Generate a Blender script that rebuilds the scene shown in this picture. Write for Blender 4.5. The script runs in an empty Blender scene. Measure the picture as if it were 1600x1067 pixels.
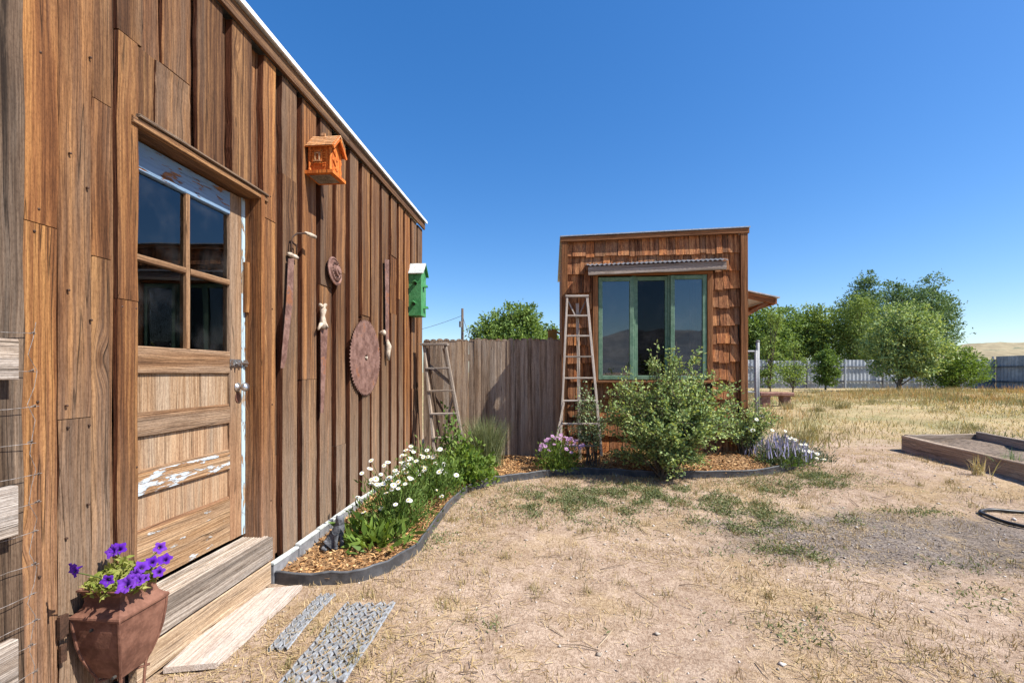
import bpy, bmesh, math, random
import numpy as np
from mathutils import Vector, Matrix, Euler
R = math.radians
random.seed(7); rng = np.random.default_rng(11)
S = bpy.context.scene; COL = S.collection

# ------------------------------------------------------------------ camera
YAW = math.atan(62/720); CA, SA = math.cos(YAW), math.sin(YAW); CAMH = 1.3; F = 720.0
cam = bpy.data.cameras.new('camera'); co = bpy.data.objects.new('camera', cam); COL.objects.link(co)
cam.sensor_width = 36; cam.lens = 36*F/1600; cam.shift_y = (582-533.5)/1600
cam.clip_start = 0.05; cam.clip_end = 6000
co.location = (0, 0, CAMH); co.rotation_euler = (R(90), 0, YAW)
S.camera = co
# ------------------------------------------------------------------ sky, sun
SUN = Vector((1, -0.27, 1.22)).normalized()
w = bpy.data.worlds.new('World'); S.world = w; w.use_nodes = True
nt = w.node_tree; bg = nt.nodes['Background']; sky = nt.nodes.new('ShaderNodeTexSky')
sky.sky_type = 'NISHITA'; sky.sun_disc = False
sky.sun_elevation = math.asin(SUN.z); sky.sun_rotation = math.atan2(SUN.x, SUN.y)
sky.altitude = 500; sky.air_density = 1.0; sky.dust_density = 0.8; sky.ozone_density = 4
hs = nt.nodes.new('ShaderNodeHueSaturation'); hs.inputs['Saturation'].default_value = 1.45; hs.inputs['Hue'].default_value = .508
ga_ = nt.nodes.new('ShaderNodeGamma'); ga_.inputs[1].default_value = .8
nt.links.new(sky.outputs[0], ga_.inputs[0]); nt.links.new(ga_.outputs[0], hs.inputs['Color']); nt.links.new(hs.outputs[0], bg.inputs[0]); bg.inputs[1].default_value = 0.138
sl = bpy.data.lights.new('sun', 'SUN'); sl.energy = 4.9; sl.angle = R(0.5); sl.color = (1, .95, .87)
so = bpy.data.objects.new('sun', sl); COL.objects.link(so); so.rotation_euler = SUN.to_track_quat('Z', 'Y').to_euler()
S.view_settings.view_transform = 'Standard'; S.view_settings.look = 'None'
S.view_settings.exposure = 0.93; S.view_settings.gamma = 1
S.render.engine = 'CYCLES'

# ------------------------------------------------------------------ measuring helpers: a sight line through a photo pixel meets a real plane
def ray(px, py):
    a = (px-800)/F; b = (582-py)/F
    return Vector((a*CA-SA, a*SA+CA, b))
def onX(px, py, X): d = ray(px, py); return Vector((0, 0, CAMH))+d*(X/d.x)
def onY(px, py, Y): d = ray(px, py); return Vector((0, 0, CAMH))+d*(Y/d.y)
def onZ(px, py, z): d = ray(px, py); return Vector((0, 0, CAMH))+d*((z-CAMH)/d.z)
def atd(px, py, Z): return Vector((0, 0, CAMH))+ray(px, py)*Z
def sm(a, b, x): t = np.clip((x-a)/(b-a), 0, 1); return t*t*(3-2*t)
_g = {}
def vn(x, y, s, seed):            # value noise 0..1
    if seed not in _g: _g[seed] = np.random.default_rng(seed).random((256, 256))
    g = _g[seed]; x = np.asarray(x)*s+1000; y = np.asarray(y)*s+1000
    i = np.floor(x).astype(int); j = np.floor(y).astype(int); u = x-i; v = y-j
    u = u*u*(3-2*u); v = v*v*(3-2*v); i0 = i % 256; j0 = j % 256; i1 = (i+1) % 256; j1 = (j+1) % 256
    return (g[i0, j0]*(1-u)+g[i1, j0]*u)*(1-v)+(g[i0, j1]*(1-u)+g[i1, j1]*u)*v
def G(x, y):                      # ground height
    x = np.asarray(x, float); y = np.asarray(y, float)
    z = .13*sm(2.5, 6, y)+.14*sm(7, 16, y)
    z = z+.16*sm(8, 12, y)*(vn(x, y, .33, 97)-.5)*np.exp(-((x/30)**2+(y/30)**2))+.22*np.exp(-(((x-17)/8)**2+((y-20)/6)**2))+.18*np.exp(-(((x-11)/4)**2+((y-13)/3)**2))
    near = np.exp(-((x/14)**2+(y/14)**2))
    z = z+near*(.05*(vn(x, y, .9, 1)-.5)+.022*(vn(x, y, 4, 2)-.5)+.012*(vn(x, y, 13, 3)-.5))
    return z
def g1(x, y): return float(G(x, y))

# ------------------------------------------------------------------ materials
class T:
    def __init__(s, name):
        s.m = bpy.data.materials.new(name); s.m.use_nodes = True; s.t = s.m.node_tree; s.t.nodes.clear()
        s.out = s.n('ShaderNodeOutputMaterial')
    def n(s, ty, **k):
        o = s.t.nodes.new(ty)
        for a, b in k.items(): setattr(o, a, b)
        return o
    def put(s, sock, v):
        if isinstance(v, bpy.types.NodeSocket): s.t.links.new(v, sock)
        elif v is not None:
            if sock.type == 'RGBA' and len(v) == 3: v = (*v, 1)
            sock.default_value = v
    def math(s, op, a, b=None, c=None, clamp=False):
        o = s.n('ShaderNodeMath', operation=op, use_clamp=clamp)
        for i, v in enumerate((a, b, c)):
            if v is not None: s.put(o.inputs[i], v)
        return o.outputs[0]
    def vm(s, op, a, b):
        o = s.n('ShaderNodeVectorMath', operation=op); s.put(o.inputs[0], a); s.put(o.inputs[1], b); return o.outputs[0]
    def noise(s, v, scale=1, detail=3, rough=.55, dist=0):
        o = s.n('ShaderNodeTexNoise'); s.put(o.inputs['Vector'], v); s.put(o.inputs['Scale'], scale)
        s.put(o.inputs['Detail'], detail); s.put(o.inputs['Roughness'], rough); s.put(o.inputs['Distortion'], dist); return o.outputs[0]
    def voro(s, v, scale=1):
        o = s.n('ShaderNodeTexVoronoi'); s.put(o.inputs['Vector'], v); s.put(o.inputs['Scale'], scale); return o
    def mix(s, f, a, b, mode='MIX'):
        o = s.n('ShaderNodeMix', data_type='RGBA', blend_type=mode); s.put(o.inputs[0], f); s.put(o.inputs[6], a); s.put(o.inputs[7], b); return o.outputs[2]
    def sstep(s, v, a, b, lo=0., hi=1.):
        o = s.n('ShaderNodeMapRange', interpolation_type='SMOOTHSTEP'); s.put(o.inputs[0], v)
        for i, q in enumerate((a, b, lo, hi)): s.put(o.inputs[i+1], q)
        return o.outputs[0]
    def ramp(s, f, stops):
        o = s.n('ShaderNodeValToRGB'); e = o.color_ramp.elements
        while len(e) < len(stops): e.new(.5)
        for q, (p, c) in zip(e, stops): q.position = p; q.color = (*c, 1)
        s.put(o.inputs[0], f); return o.outputs[0]
    def bump(s, h, strength=.5, dist=.01, nrm=None):
        o = s.n('ShaderNodeBump'); s.put(o.inputs['Height'], h); o.inputs['Strength'].default_value = strength; o.inputs['Distance'].default_value = dist
        if nrm is not None: s.put(o.inputs['Normal'], nrm)
        return o.outputs[0]
    def obj(s): return s.n('ShaderNodeTexCoord').outputs['Object']
    def rnd(s): return s.n('ShaderNodeObjectInfo').outputs['Random']
    def isl(s): return s.n('ShaderNodeNewGeometry').outputs['Random Per Island']
    def pos(s): return s.n('ShaderNodeNewGeometry').outputs['Position']
    def sep(s, v): o = s.n('ShaderNodeSeparateXYZ'); s.put(o.inputs[0], v); return o.outputs
    def comb(s, x, y, z):
        o = s.n('ShaderNodeCombineXYZ')
        for i, v in enumerate((x, y, z)): s.put(o.inputs[i], v)
        return o.outputs[0]
    def pbr(s, col, rough=.8, nrm=None, metal=0., spec=.3):
        o = s.n('ShaderNodeBsdfPrincipled'); s.put(o.inputs['Base Color'], col); s.put(o.inputs['Roughness'], rough)
        s.put(o.inputs['Metallic'], metal); s.put(o.inputs['Specular IOR Level'], spec)
        if nrm is not None: s.put(o.inputs['Normal'], nrm)
        return o.outputs[0]
    def done(s, sh): s.put(s.out.inputs[0], sh); return s.m
M = {}
def wood(name, dark, mid, light, grey, greyamt=.35, tint=.5, bleach=None, paint=None, gs=1., knots=1., bumps=.7):
    """long grain along local z; every board has its own offset, tone and knots"""
    t = T(name); r = t.rnd(); off = t.comb(t.math('MULTIPLY', r, 37.), t.math('MULTIPLY', r, 91.), t.math('MULTIPLY', r, 53.))
    p = t.vm('ADD', t.obj(), off); x, y, z = t.sep(p)
    wv = t.noise(t.comb(t.math('MULTIPLY', x, 4.), t.math('MULTIPLY', y, 4.), t.math('MULTIPLY', z, 1.4)), 1, 2)
    kv = t.voro(t.comb(t.math('MULTIPLY', x, 5.5), t.math('MULTIPLY', y, 1.), t.math('MULTIPLY', z, 1.9)), 1)
    kd = kv.outputs['Distance']; kc = t.sep(kv.outputs['Color'])[0]
    keep = t.math('MULTIPLY', t.math('GREATER_THAN', kc, .56), knots)
    fall = t.math('MULTIPLY', t.sstep(kd, 0., .30, 1., 0.), keep)
    gx = t.math('ADD', t.math('MULTIPLY', x, 75.*gs), t.math('ADD', t.math('MULTIPLY', wv, 2.), t.math('MULTIPLY', fall, 2.2)))
    g = t.noise(t.comb(gx, t.math('MULTIPLY', y, 60.*gs), t.math('MULTIPLY', z, .8)), 1, 5, .62)
    strk = t.noise(t.comb(t.math('ADD', t.math('MULTIPLY', x, 17.*gs), t.math('MULTIPLY', wv, 1.2)), t.math('MULTIPLY', y, 9.), t.math('MULTIPLY', z, .35)), 1, 3, .55)
    gmix = t.math('ADD', t.math('MULTIPLY', g, .5), t.math('MULTIPLY', strk, .5))
    fib = t.noise(t.comb(t.math('MULTIPLY', gx, 3.6), t.math('MULTIPLY', y, 160.), t.math('MULTIPLY', z, 6.)), 1, 2, .6)
    big = t.noise(t.comb(t.math('MULTIPLY', x, 9.), t.math('MULTIPLY', y, 5.), t.math('MULTIPLY', z, .7)), 1, 3, .6)
    c = t.ramp(gmix, [(.36, dark), (.485, mid), (.61, light)])
    tone = t.ramp(t.math('FRACT', t.math('MULTIPLY', r, 7.31)), [(0, (.55, .5, .47)), (.3, (1, 1, 1)), (.55, (1.3, 1.1, .86)), (.8, (1.15, 1.1, 1.04)), (1, (.75, .79, .83))])
    c = t.mix(tint, c, tone, 'MULTIPLY')
    gm = t.math('ADD', t.sstep(big, .42, .68), t.math('MULTIPLY', t.math('SUBTRACT', t.math('FRACT', t.math('MULTIPLY', r, 3.77)), .5), .5), clamp=True)
    c = t.mix(t.math('MULTIPLY', gm, greyamt), c, grey)
    if bleach:
        pz = t.sep(t.pos())[2]
        bn = t.math('ADD', pz, t.math('MULTIPLY', t.math('SUBTRACT', big, .5), 1.6))
        c = t.mix(t.math('MULTIPLY', t.sstep(bn, bleach[0], bleach[1], 1., 0.), bleach[2]), c, t.mix(.55, bleach[3], t.mix(1., bleach[3], c, 'OVERLAY')))
    c = t.mix(t.sstep(fib, .36, .58, .55, 0.), c, (.35, .28, .24), 'MULTIPLY')
    crack = t.noise(t.comb(t.math('MULTIPLY', gx, .42), t.math('MULTIPLY', y, 20.), t.math('MULTIPLY', z, .4)), 1, 1)
    cm = t.sstep(t.math('ABSOLUTE', t.math('SUBTRACT', crack, .5)), .0, .009, 1., 0.)
    c = t.mix(t.math('MULTIPLY', cm, .7), c, t.mix(.8, c, (.03, .018, .01)))
    stn = t.noise(t.comb(t.math('MULTIPLY', x, 11.), t.math('MULTIPLY', y, 6.), t.math('MULTIPLY', z, 2.2)), 1, 5, .7)
    c = t.mix(t.sstep(stn, .56, .70, 0., .5), c, t.mix(1., c, (.5, .45, .42), 'MULTIPLY'))
    c = t.mix(t.sstep(stn, .30, .40, .35, 0.), c, t.mix(.5, c, light))
    kn = t.math('MULTIPLY', t.sstep(kd, .05, .11, 1., 0.), keep)
    c = t.mix(t.math('MULTIPLY', kn, .75), c, t.mix(t.sstep(g, .4, .6), dark, mid))
    fine_ = t.noise(t.comb(t.math('MULTIPLY', x, 1.), y, t.math('MULTIPLY', z, .4)), 170, 3, .7)
    c = t.mix(t.sstep(fine_, .36, .56, .42, 0.), c, (.45, .4, .36), 'MULTIPLY')
    h = t.math('ADD', t.math('MULTIPLY', g, .7), t.math('ADD', t.math('MULTIPLY', fib, .6), t.math('MULTIPLY', cm, -1.2)))
    if paint:
        pn = t.noise(t.comb(t.math('MULTIPLY', x, 30.), t.math('MULTIPLY', y, 30.), t.math('MULTIPLY', z, 7.)), 1, 5, .65)
        pm = t.sstep(pn, paint[1], paint[1]+.05); c = t.mix(pm, c, paint[0]); h = t.math('ADD', h, t.math('MULTIPLY', pm, .8))
    M[name] = t.done(t.pbr(c, .82, t.bump(h, bumps, .009), spec=.2))
BL = (.46, .34, .23)
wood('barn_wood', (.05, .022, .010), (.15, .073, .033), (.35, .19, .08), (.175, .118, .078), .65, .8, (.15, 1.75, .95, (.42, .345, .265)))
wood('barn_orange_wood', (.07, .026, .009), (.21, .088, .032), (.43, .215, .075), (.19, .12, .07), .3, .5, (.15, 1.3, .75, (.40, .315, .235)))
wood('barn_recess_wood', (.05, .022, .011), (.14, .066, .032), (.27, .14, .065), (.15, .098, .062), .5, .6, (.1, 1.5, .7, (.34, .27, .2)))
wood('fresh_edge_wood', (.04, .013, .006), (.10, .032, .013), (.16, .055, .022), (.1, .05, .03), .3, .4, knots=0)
wood('old_post_wood', (.03, .019, .012), (.13, .085, .055), (.30, .21, .14), (.2, .16, .125), .5, .4)
wood('fence_wood', (.09, .06, .04), (.34, .245, .17), (.53, .42, .31), (.46, .395, .325), .65, .8, (.0, .9, .5, (.5, .43, .36)))
wood('grey_wood', (.17, .14, .115), (.32, .265, .215), (.5, .43, .36), (.42, .39, .36), .6, .3)
wood('white_board', (.3, .26, .22), (.56, .50, .44), (.7, .65, .6), (.6, .58, .55), .4, .2)
wood('ladder_wood', (.2, .165, .135), (.42, .365, .31), (.56, .5, .44), (.5, .46, .42), .5, .2)
wood('plank_wood', (.47, .385, .32), (.54, .46, .395), (.58, .51, .45), (.54, .49, .45), .5, .1, bumps=.25, knots=.0)
wood('door_wood', (0.107, 0.053, 0.025), (0.254, 0.143, 0.074), (0.377, 0.246, 0.143), (0.328, 0.246, 0.176), .6, .2, (.2, 1.2, .5, (.55, .38, .24)), knots=0)
wood('door_panel_wood', (0.187, 0.102, 0.051), (0.374, 0.242, 0.14), (0.484, 0.357, 0.238), (0.425, 0.34, 0.255), .6, .1, (.2, 1.3, .45, (.62, .46, .3)), gs=1.5, knots=0)
wood('door_paint_wood', (0.17, 0.085, 0.038), (0.34, 0.191, 0.093), (0.468, 0.306, 0.17), (0.425, 0.323, 0.23), .4, .1, None, ((.50, .57, .62), .53), knots=0)
wood('blue_paint_wood', (.10, .045, .02), (.24, .11, .05), (.4, .2, .1), (.3, .2, .12), .3, .1, None, ((.16, .25, .37), .40), knots=0)
wood('pale_paint_wood', (.3, .2, .1), (.4, .3, .2), (.5, .4, .3), (.5, .4, .3), .3, .1, None, ((.38, .5, .57), .42), knots=0)
wood('door_bare_paint_wood', (0.204, 0.111, 0.051), (0.383, 0.238, 0.128), (0.493, 0.34, 0.204), (0.425, 0.323, 0.23), .4, .1, None, ((.54, .56, .56), .62), knots=0)
wood('step_wood', (.27, .225, .18), (.42, .35, .28), (.56, .49, .41), (.5, .45, .40), .6, .2, knots=1)
wood('step_tan_wood', (.29, .2, .125), (.46, .33, .21), (.6, .46, .32), (.5, .42, .33), .4, .2)
wood('shingle_wood', (.055, .02, .009), (.36, .145, .06), (.62, .31, .135), (.3, .21, .14), .4, 1., (.2, 2.3, .2, (.2, .1, .06)), gs=1.6, knots=0, bumps=1.)
wood('shed_trim_wood', (.09, .036, .014), (.28, .118, .045), (.42, .2, .08), (.2, .13, .08), .35, .3)
wood('timber_wood', (.15, .115, .085), (.40, .32, .245), (.54, .455, .365), (.38, .34, .29), .6, .3)
wood('orange_stain', (.35, .075, .012), (.62, .16, .028), (.75, .25, .05), (.6, .2, .05), .2, .1, knots=0, bumps=.3)
wood('orange_roof', (.42, .2, .08), (.62, .33, .15), (.72, .45, .25), (.6, .4, .25), .3, .4, knots=0, bumps=.3)
def simple(name, c1, c2, scale=20, rough=.7, metal=0., bump=.2, spec=.3, stretch=(1, 1, 1), c3=None, t3=.62):
    t = T(name); p = t.vm('MULTIPLY', t.vm('ADD', t.obj(), t.comb(t.math('MULTIPLY', t.rnd(), 50.), 0., 0.)), stretch)
    n = t.noise(p, scale, 5, .65); c = t.mix(t.sstep(n, .35, .65), c1, c2)
    n2 = t.noise(p, scale*4, 3)
    if c3: c = t.mix(t.sstep(t.noise(p, scale*.5, 6, .7), t3, t3+.06), c, c3)
    c = t.mix(t.sstep(n2, .4, .6, .25, 0.), c, (.5, .47, .45), 'MULTIPLY')
    M[name] = t.done(t.pbr(c, rough, t.bump(t.math('ADD', n, n2), bump, .004), metal, spec))
simple('rust', (.12, .052, .034), (.22, .105, .07), 9, .75, .15, .4, .3, c3=(.075, .038, .027))
simple('rust_blade', (.13, .066, .05), (.25, .145, .115), 11, .7, .15, .6, .3, c3=(.24, .10, .05), t3=.56)
simple('dark_iron', (.05, .03, .022), (.11, .06, .04), 30, .7, .4, .3)
simple('bone_wood', (.34, .27, .2), (.56, .48, .38), 25, .7, 0, .4, c3=(.2, .12, .07))
simple('galvanized', (.34, .36, .38), (.48, .5, .52), 40, .5, .55, .2, .5)
simple('gate_pipe', (.17, .18, .19), (.26, .27, .28), 40, .6, .3, .2, .4)
simple('steel', (.5, .5, .5), (.62, .62, .62), 30, .28, .9, .1, .5)
simple('white_metal', (.45, .46, .47), (.58, .59, .6), 10, .45, .1, .05)
simple('drip_white', (.7, .71, .72), (.8, .81, .82), 10, .5, 0, .05)
simple('flashing', (.16, .165, .175), (.26, .265, .28), 6, .6, .1, .2)
simple('green_paint', (.04, .19, .06), (.075, .27, .10), 14, .6, 0, .4, c3=(.2, .24, .15), t3=.66)
simple('green_frame', (.10, .19, .12), (.16, .26, .17), 12, .6, 0, .3, c3=(.2, .22, .15), t3=.66)
simple('pale_roof', (.42, .46, .45), (.6, .62, .6), 14, .7, 0, .2)
simple('black_plastic', (.055, .057, .062), (.095, .098, .105), 6, .5, 0, .15, .4)
simple('hose_rubber', (.012, .012, .013), (.03, .03, .03), 6, .45, 0, .1, .4)
simple('statue_stone', (.06, .065, .075), (.13, .135, .148), 26, .7, 0, .4)
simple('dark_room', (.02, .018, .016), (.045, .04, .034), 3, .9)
simple('room_pale', (.22, .25, .3), (.35, .38, .42), 3, .8)
simple('soil', (.10, .075, .055), (.22, .165, .12), 22, .95, 0, .9)
simple('bark', (.07, .052, .038), (.17, .135, .1), 18, .9, 0, .8, stretch=(1, 1, .25))
simple('red_stone', (.22, .105, .075), (.33, .18, .135), 8, .85, 0, .5)
simple('fence_metal', (.27, .30, .33), (.40, .43, .46), 1.2, .6, .15, .1, c3=(.33, .31, .3))
simple('fence_rail', (.10, .105, .115), (.17, .175, .18), 2, .7)
simple('wire_metal', (.16, .13, .11), (.33, .3, .28), 60, .6, .3, .2)
simple('yellow_board', (.5, .26, .05), (.6, .34, .08), 6, .7)
simple('pole_wood', (.06, .045, .035), (.12, .09, .07), 3, .9)
simple('stone_bit', (.42, .37, .31), (.68, .63, .57), 30, .9)
simple('hill_grass', (.235, .195, .115), (.32, .265, .16), .035, .95, 0, 0, c3=(.13, .135, .08), t3=.53)
simple('mountain', (.12, .14, .17), (.2, .2, .2), .01, .95, 0, 0)  # bluish tone mixes distance haze into the rock colour
def island(name, cols, rough=.8, trans=.0, spec=.15):
    t = T(name); i = t.isl(); n = len(cols)
    c = t.ramp(i, [(k/max(1, n-1), q) for k, q in enumerate(cols)])
    c = t.mix(t.noise(t.pos(), 9, 2), t.mix(.35, c, (.4, .4, .4), 'MULTIPLY'), c)
    sh = t.pbr(c, rough, spec=spec)
    if trans:
        tr = t.n('ShaderNodeBsdfTranslucent'); t.put(tr.inputs[0], t.mix(1., c, (1.3, 1.25, .6), 'MULTIPLY'))
        mx = t.n('ShaderNodeMixShader'); mx.inputs[0].default_value = trans; t.put(mx.inputs[1], sh); t.put(mx.inputs[2], tr.outputs[0]); sh = mx.outputs[0]
    M[name] = t.done(sh)
island('leaf_mid', [(0.07, 0.132, 0.031), (0.132, 0.217, 0.047), (0.202, 0.279, 0.078)], .6, .3)
island('leaf_rose', [(0.143, 0.227, 0.097), (0.239, 0.346, 0.131), (0.382, 0.478, 0.191), (0.478, 0.527, 0.204)], .55, .28)
island('leaf_bright', [(0.103, 0.184, 0.034), (0.172, 0.265, 0.052), (0.241, 0.322, 0.081)], .5, .35)
island('leaf_lime', [(.2, .26, .04), (.3, .34, .08), (.42, .4, .14)], .6, .35)
island('leaf_dark', [(0.041, 0.081, 0.027), (0.074, 0.135, 0.038), (0.115, 0.176, 0.054)], .6, .25)
island('leaf_tree', [(0.094, 0.158, 0.047), (0.167, 0.26, 0.065), (0.26, 0.355, 0.094)], .6, .3)
island('leaf_willow', [(0.14, 0.213, 0.05), (0.213, 0.294, 0.074), (0.294, 0.376, 0.116)], .6, .3)
island('leaf_silver', [(0.164, 0.242, 0.12), (0.274, 0.363, 0.187), (0.439, 0.527, 0.307)], .6, .25)
island('leaf_far', [(0.081, 0.149, 0.068), (0.135, 0.223, 0.095), (0.223, 0.304, 0.149)], .6, .25)
island('leaf_grey', [(.11, .14, .085), (.17, .2, .13), (.22, .25, .19)], .7, .2)
island('weed', [(.12, .15, .065), (.185, .215, .10), (.27, .285, .15)], .7, .25)
island('straw', [(.30, .2, .09), (.46, .33, .16), (.6, .47, .27), (.24, .17, .09)], .8, .1)
island('dry_grass', [(.42, .32, .16), (.54, .42, .23), (.6, .49, .3), (.36, .34, .17)], .8, .25)
island('dry_grass_red', [(.36, .2, .085), (.48, .29, .13), (.5, .36, .17)], .8, .25)
island('dead_grass', [(.2, .15, .07), (.34, .26, .12), (.46, .36, .18), (.24, .23, .09)], .8, .15)
island('field_weed', [(.2, .2, .09), (.31, .27, .13), (.44, .35, .18), (.26, .27, .13), (.4, .28, .14)], .8, .2)
island('chips', [(.16, .075, .03), (.36, .18, .07), (.52, .29, .12), (.62, .42, .21), (.25, .12, .05)], .85)
island('twig', [(.12, .085, .06), (.25, .18, .12), (.5, .4, .28)], .85)
island('pebbles', [(.3, .25, .2), (.45, .4, .34), (.66, .62, .57)], .85)
island('gravel', [(.07, .065, .065), (.13, .12, .12), (.24, .22, .2)], .85)
island('petal_white', [(.78, .78, .74), (.84, .84, .8)], .6, .2)
island('petal_yellow', [(.7, .42, .03), (.75, .5, .05)], .7)
t = T('petal_purple'); ox, oy, oz = t.sep(t.obj()); rr_ = t.math('SQRT', t.math('ADD', t.math('MULTIPLY', ox, ox), t.math('MULTIPLY', oy, oy)))
pc = t.mix(t.rnd(), (.11, .02, .38), (.20, .06, .5)); pc = t.mix(t.sstep(t.math('ADD', rr_, t.math('MULTIPLY', t.noise(t.obj(), 120, 2), .006)), .006, .020, .85, 0.), pc, (.035, .006, .12)); tr = t.n('ShaderNodeBsdfTranslucent'); t.put(tr.inputs[0], pc); mx = t.n('ShaderNodeMixShader'); mx.inputs[0].default_value = .35; t.put(mx.inputs[1], t.pbr(pc, .75, spec=.08)); t.put(mx.inputs[2], tr.outputs[0]); M['petal_purple'] = t.done(mx.outputs[0])
island('petal_pink', [(.48, .22, .46), (.6, .33, .58), (.66, .45, .64)], .6, .2)
island('petal_lavender', [(.26, .24, .42), (.36, .34, .5), (.42, .4, .5)], .7, .15)
island('stem', [(.08, .12, .03), (.13, .16, .05)], .7)
def glass(name, tint=(.55, .6, .62), ior=1.75, specks=True):
    t = T(name); gl = t.n('ShaderNodeBsdfGlossy'); gl.inputs['Roughness'].default_value = .015
    w = t.noise(t.pos(), 2.2, 1); t.put(gl.inputs['Normal'], t.bump(w, .06, .02))
    tr = t.n('ShaderNodeBsdfTransparent'); t.put(tr.inputs[0], tint)
    fr = t.n('ShaderNodeFresnel'); fr.inputs[0].default_value = ior
    mx = t.n('ShaderNodeMixShader'); t.put(mx.inputs[0], fr.outputs[0]); t.put(mx.inputs[1], tr.outputs[0]); t.put(mx.inputs[2], gl.outputs[0])
    v = t.voro(t.pos(), 55.); sp = t.math('MULTIPLY', t.sstep(v.outputs['Distance'], .03, .13, .5, 0.), t.math('GREATER_THAN', t.sep(v.outputs['Color'])[0], .9))
    dust = t.math('MULTIPLY', t.sstep(t.noise(t.pos(), 5, 4), .45, .8), .04)
    df = t.n('ShaderNodeBsdfDiffuse'); t.put(df.inputs[0], (.5, .5, .5))
    m2 = t.n('ShaderNodeMixShader'); t.put(m2.inputs[0], t.math('ADD', t.math('MULTIPLY', sp, .6 if specks else .08), dust)); t.put(m2.inputs[1], mx.outputs[0]); t.put(m2.inputs[2], df.outputs[0])
    M[name] = t.done(m2.outputs[0])
glass('door_glass', (.5, .56, .62), 1.9); glass('screen_glass', (.5, .5, .5), 1.35, False); glass('shed_glass', (.55, .6, .6), 2.1, False)
def ground_mat():
    t = T('ground'); p = t.pos(); x, y, z = t.sep(p)
    n1 = t.noise(p, 1.1, 5, .6); n2 = t.noise(p, 9, 5, .65); n3 = t.noise(p, 60, 4, .7); n4 = t.noise(p, 210, 2, .6)
    c = t.mix(t.sstep(n2, .35, .65), (.40, .295, .215), (.53, .41, .315))
    c = t.mix(t.math('MULTIPLY', t.sstep(n1, .48, .66), .6), c, (.46, .335, .175))
    far = t.sstep(t.math('ADD', y, t.math('MULTIPLY', t.math('SUBTRACT', n1, .5), 5.)), 7., 10.5)
    c = t.mix(far, c, t.mix(t.sstep(t.noise(p, .7, 4), .4, .62), (.50, .39, .215), (.34, .31, .15)))
    # ash-grey gravel spilled on the yard
    ux = t.math('DIVIDE', t.math('SUBTRACT', x, 2.75), 1.55); uy = t.math('DIVIDE', t.math('SUBTRACT', y, 3.75), .62)
    d = t.math('ADD', t.math('SQRT', t.math('ADD', t.math('MULTIPLY', ux, ux), t.math('MULTIPLY', uy, uy))), t.math('MULTIPLY', t.math('SUBTRACT', t.noise(p, 2.5, 5, .7), .5), 1.3))
    c = t.mix(t.sstep(d, .6, 1.2, .9, 0.), c, t.mix(t.sstep(n3, .4, .6), (.10, .09, .085), (.25, .215, .19)))
    c = t.mix(t.sstep(t.noise(p, .75, 4, .6, .6), .42, .62, .55, 0.), c, (.74, .70, .66), 'MULTIPLY')
    c = t.mix(t.sstep(t.noise(p, 3.2, 5, .7), .54, .68, 0., .5), c, (.40, .285, .15))
    c = t.mix(t.sstep(n3, .36, .6, .6, 0.), c, (.42, .34, .29), 'MULTIPLY')
    c = t.mix(t.sstep(n4, .58, .72, 0., .5), c, (.62, .52, .41))
    c = t.mix(t.sstep(n4, .3, .42, .5, 0.), c, (.16, .11, .075))
    h = t.math('ADD', n3, t.math('MULTIPLY', n4, .6))
    M['ground'] = t.done(t.pbr(c, .95, t.bump(h, .9, .012), spec=.1))
ground_mat()

# ------------------------------------------------------------------ object helpers
WL = {}
def put(o, parent, loc):
    COL.objects.link(o); loc = Vector(loc); WL[o.name] = loc
    if parent is not None: o.parent = parent; o.location = loc-WL[parent.name]
    else: o.location = loc
    return o
def tag(o, label=None, cat=None, group=None, kind=None):
    for k, v in (('label', label), ('category', cat), ('group', group), ('kind', kind)):
        if v: o[k] = v
    return o
def thing(name, label, cat, loc, group=None):
    return tag(put(bpy.data.objects.new(name, None), None, loc), label, cat, group)
def mesh_obj(name, me, mats, parent, loc, rot=None, smooth=False):
    for m in (mats if isinstance(mats, (list, tuple)) else [mats]):
        if len(me.materials) < 8 and m not in [q.name for q in me.materials if q]: me.materials.append(M[m])
    if smooth: me.polygons.foreach_set('use_smooth', [True]*len(me.polygons))
    o = bpy.data.objects.new(name, me); put(o, parent, loc)
    if rot is not None: o.rotation_euler = rot
    return o
def np_mesh(name, V, Fc, mi=None):
    V = np.asarray(V, np.float32); Fc = np.asarray(Fc, np.int32); k = Fc.shape[1]
    me = bpy.data.meshes.new(name); me.vertices.add(len(V)); me.vertices.foreach_set('co', V.ravel())
    me.loops.add(Fc.size); me.loops.foreach_set('vertex_index', Fc.ravel()); me.polygons.add(len(Fc))
    me.polygons.foreach_set('loop_start', np.arange(len(Fc), dtype=np.int32)*k); me.polygons.foreach_set('loop_total', np.full(len(Fc), k, np.int32))
    if mi is not None: me.polygons.foreach_set('material_index', np.asarray(mi, np.int32))
    me.update(calc_edges=True); return me
def frame(d, wdir):
    z = Vector(d).normalized(); x = Vector(wdir); x = (x-z*x.dot(z)).normalized(); y = z.cross(x)
    return Matrix((x, y, z)).transposed()
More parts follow.
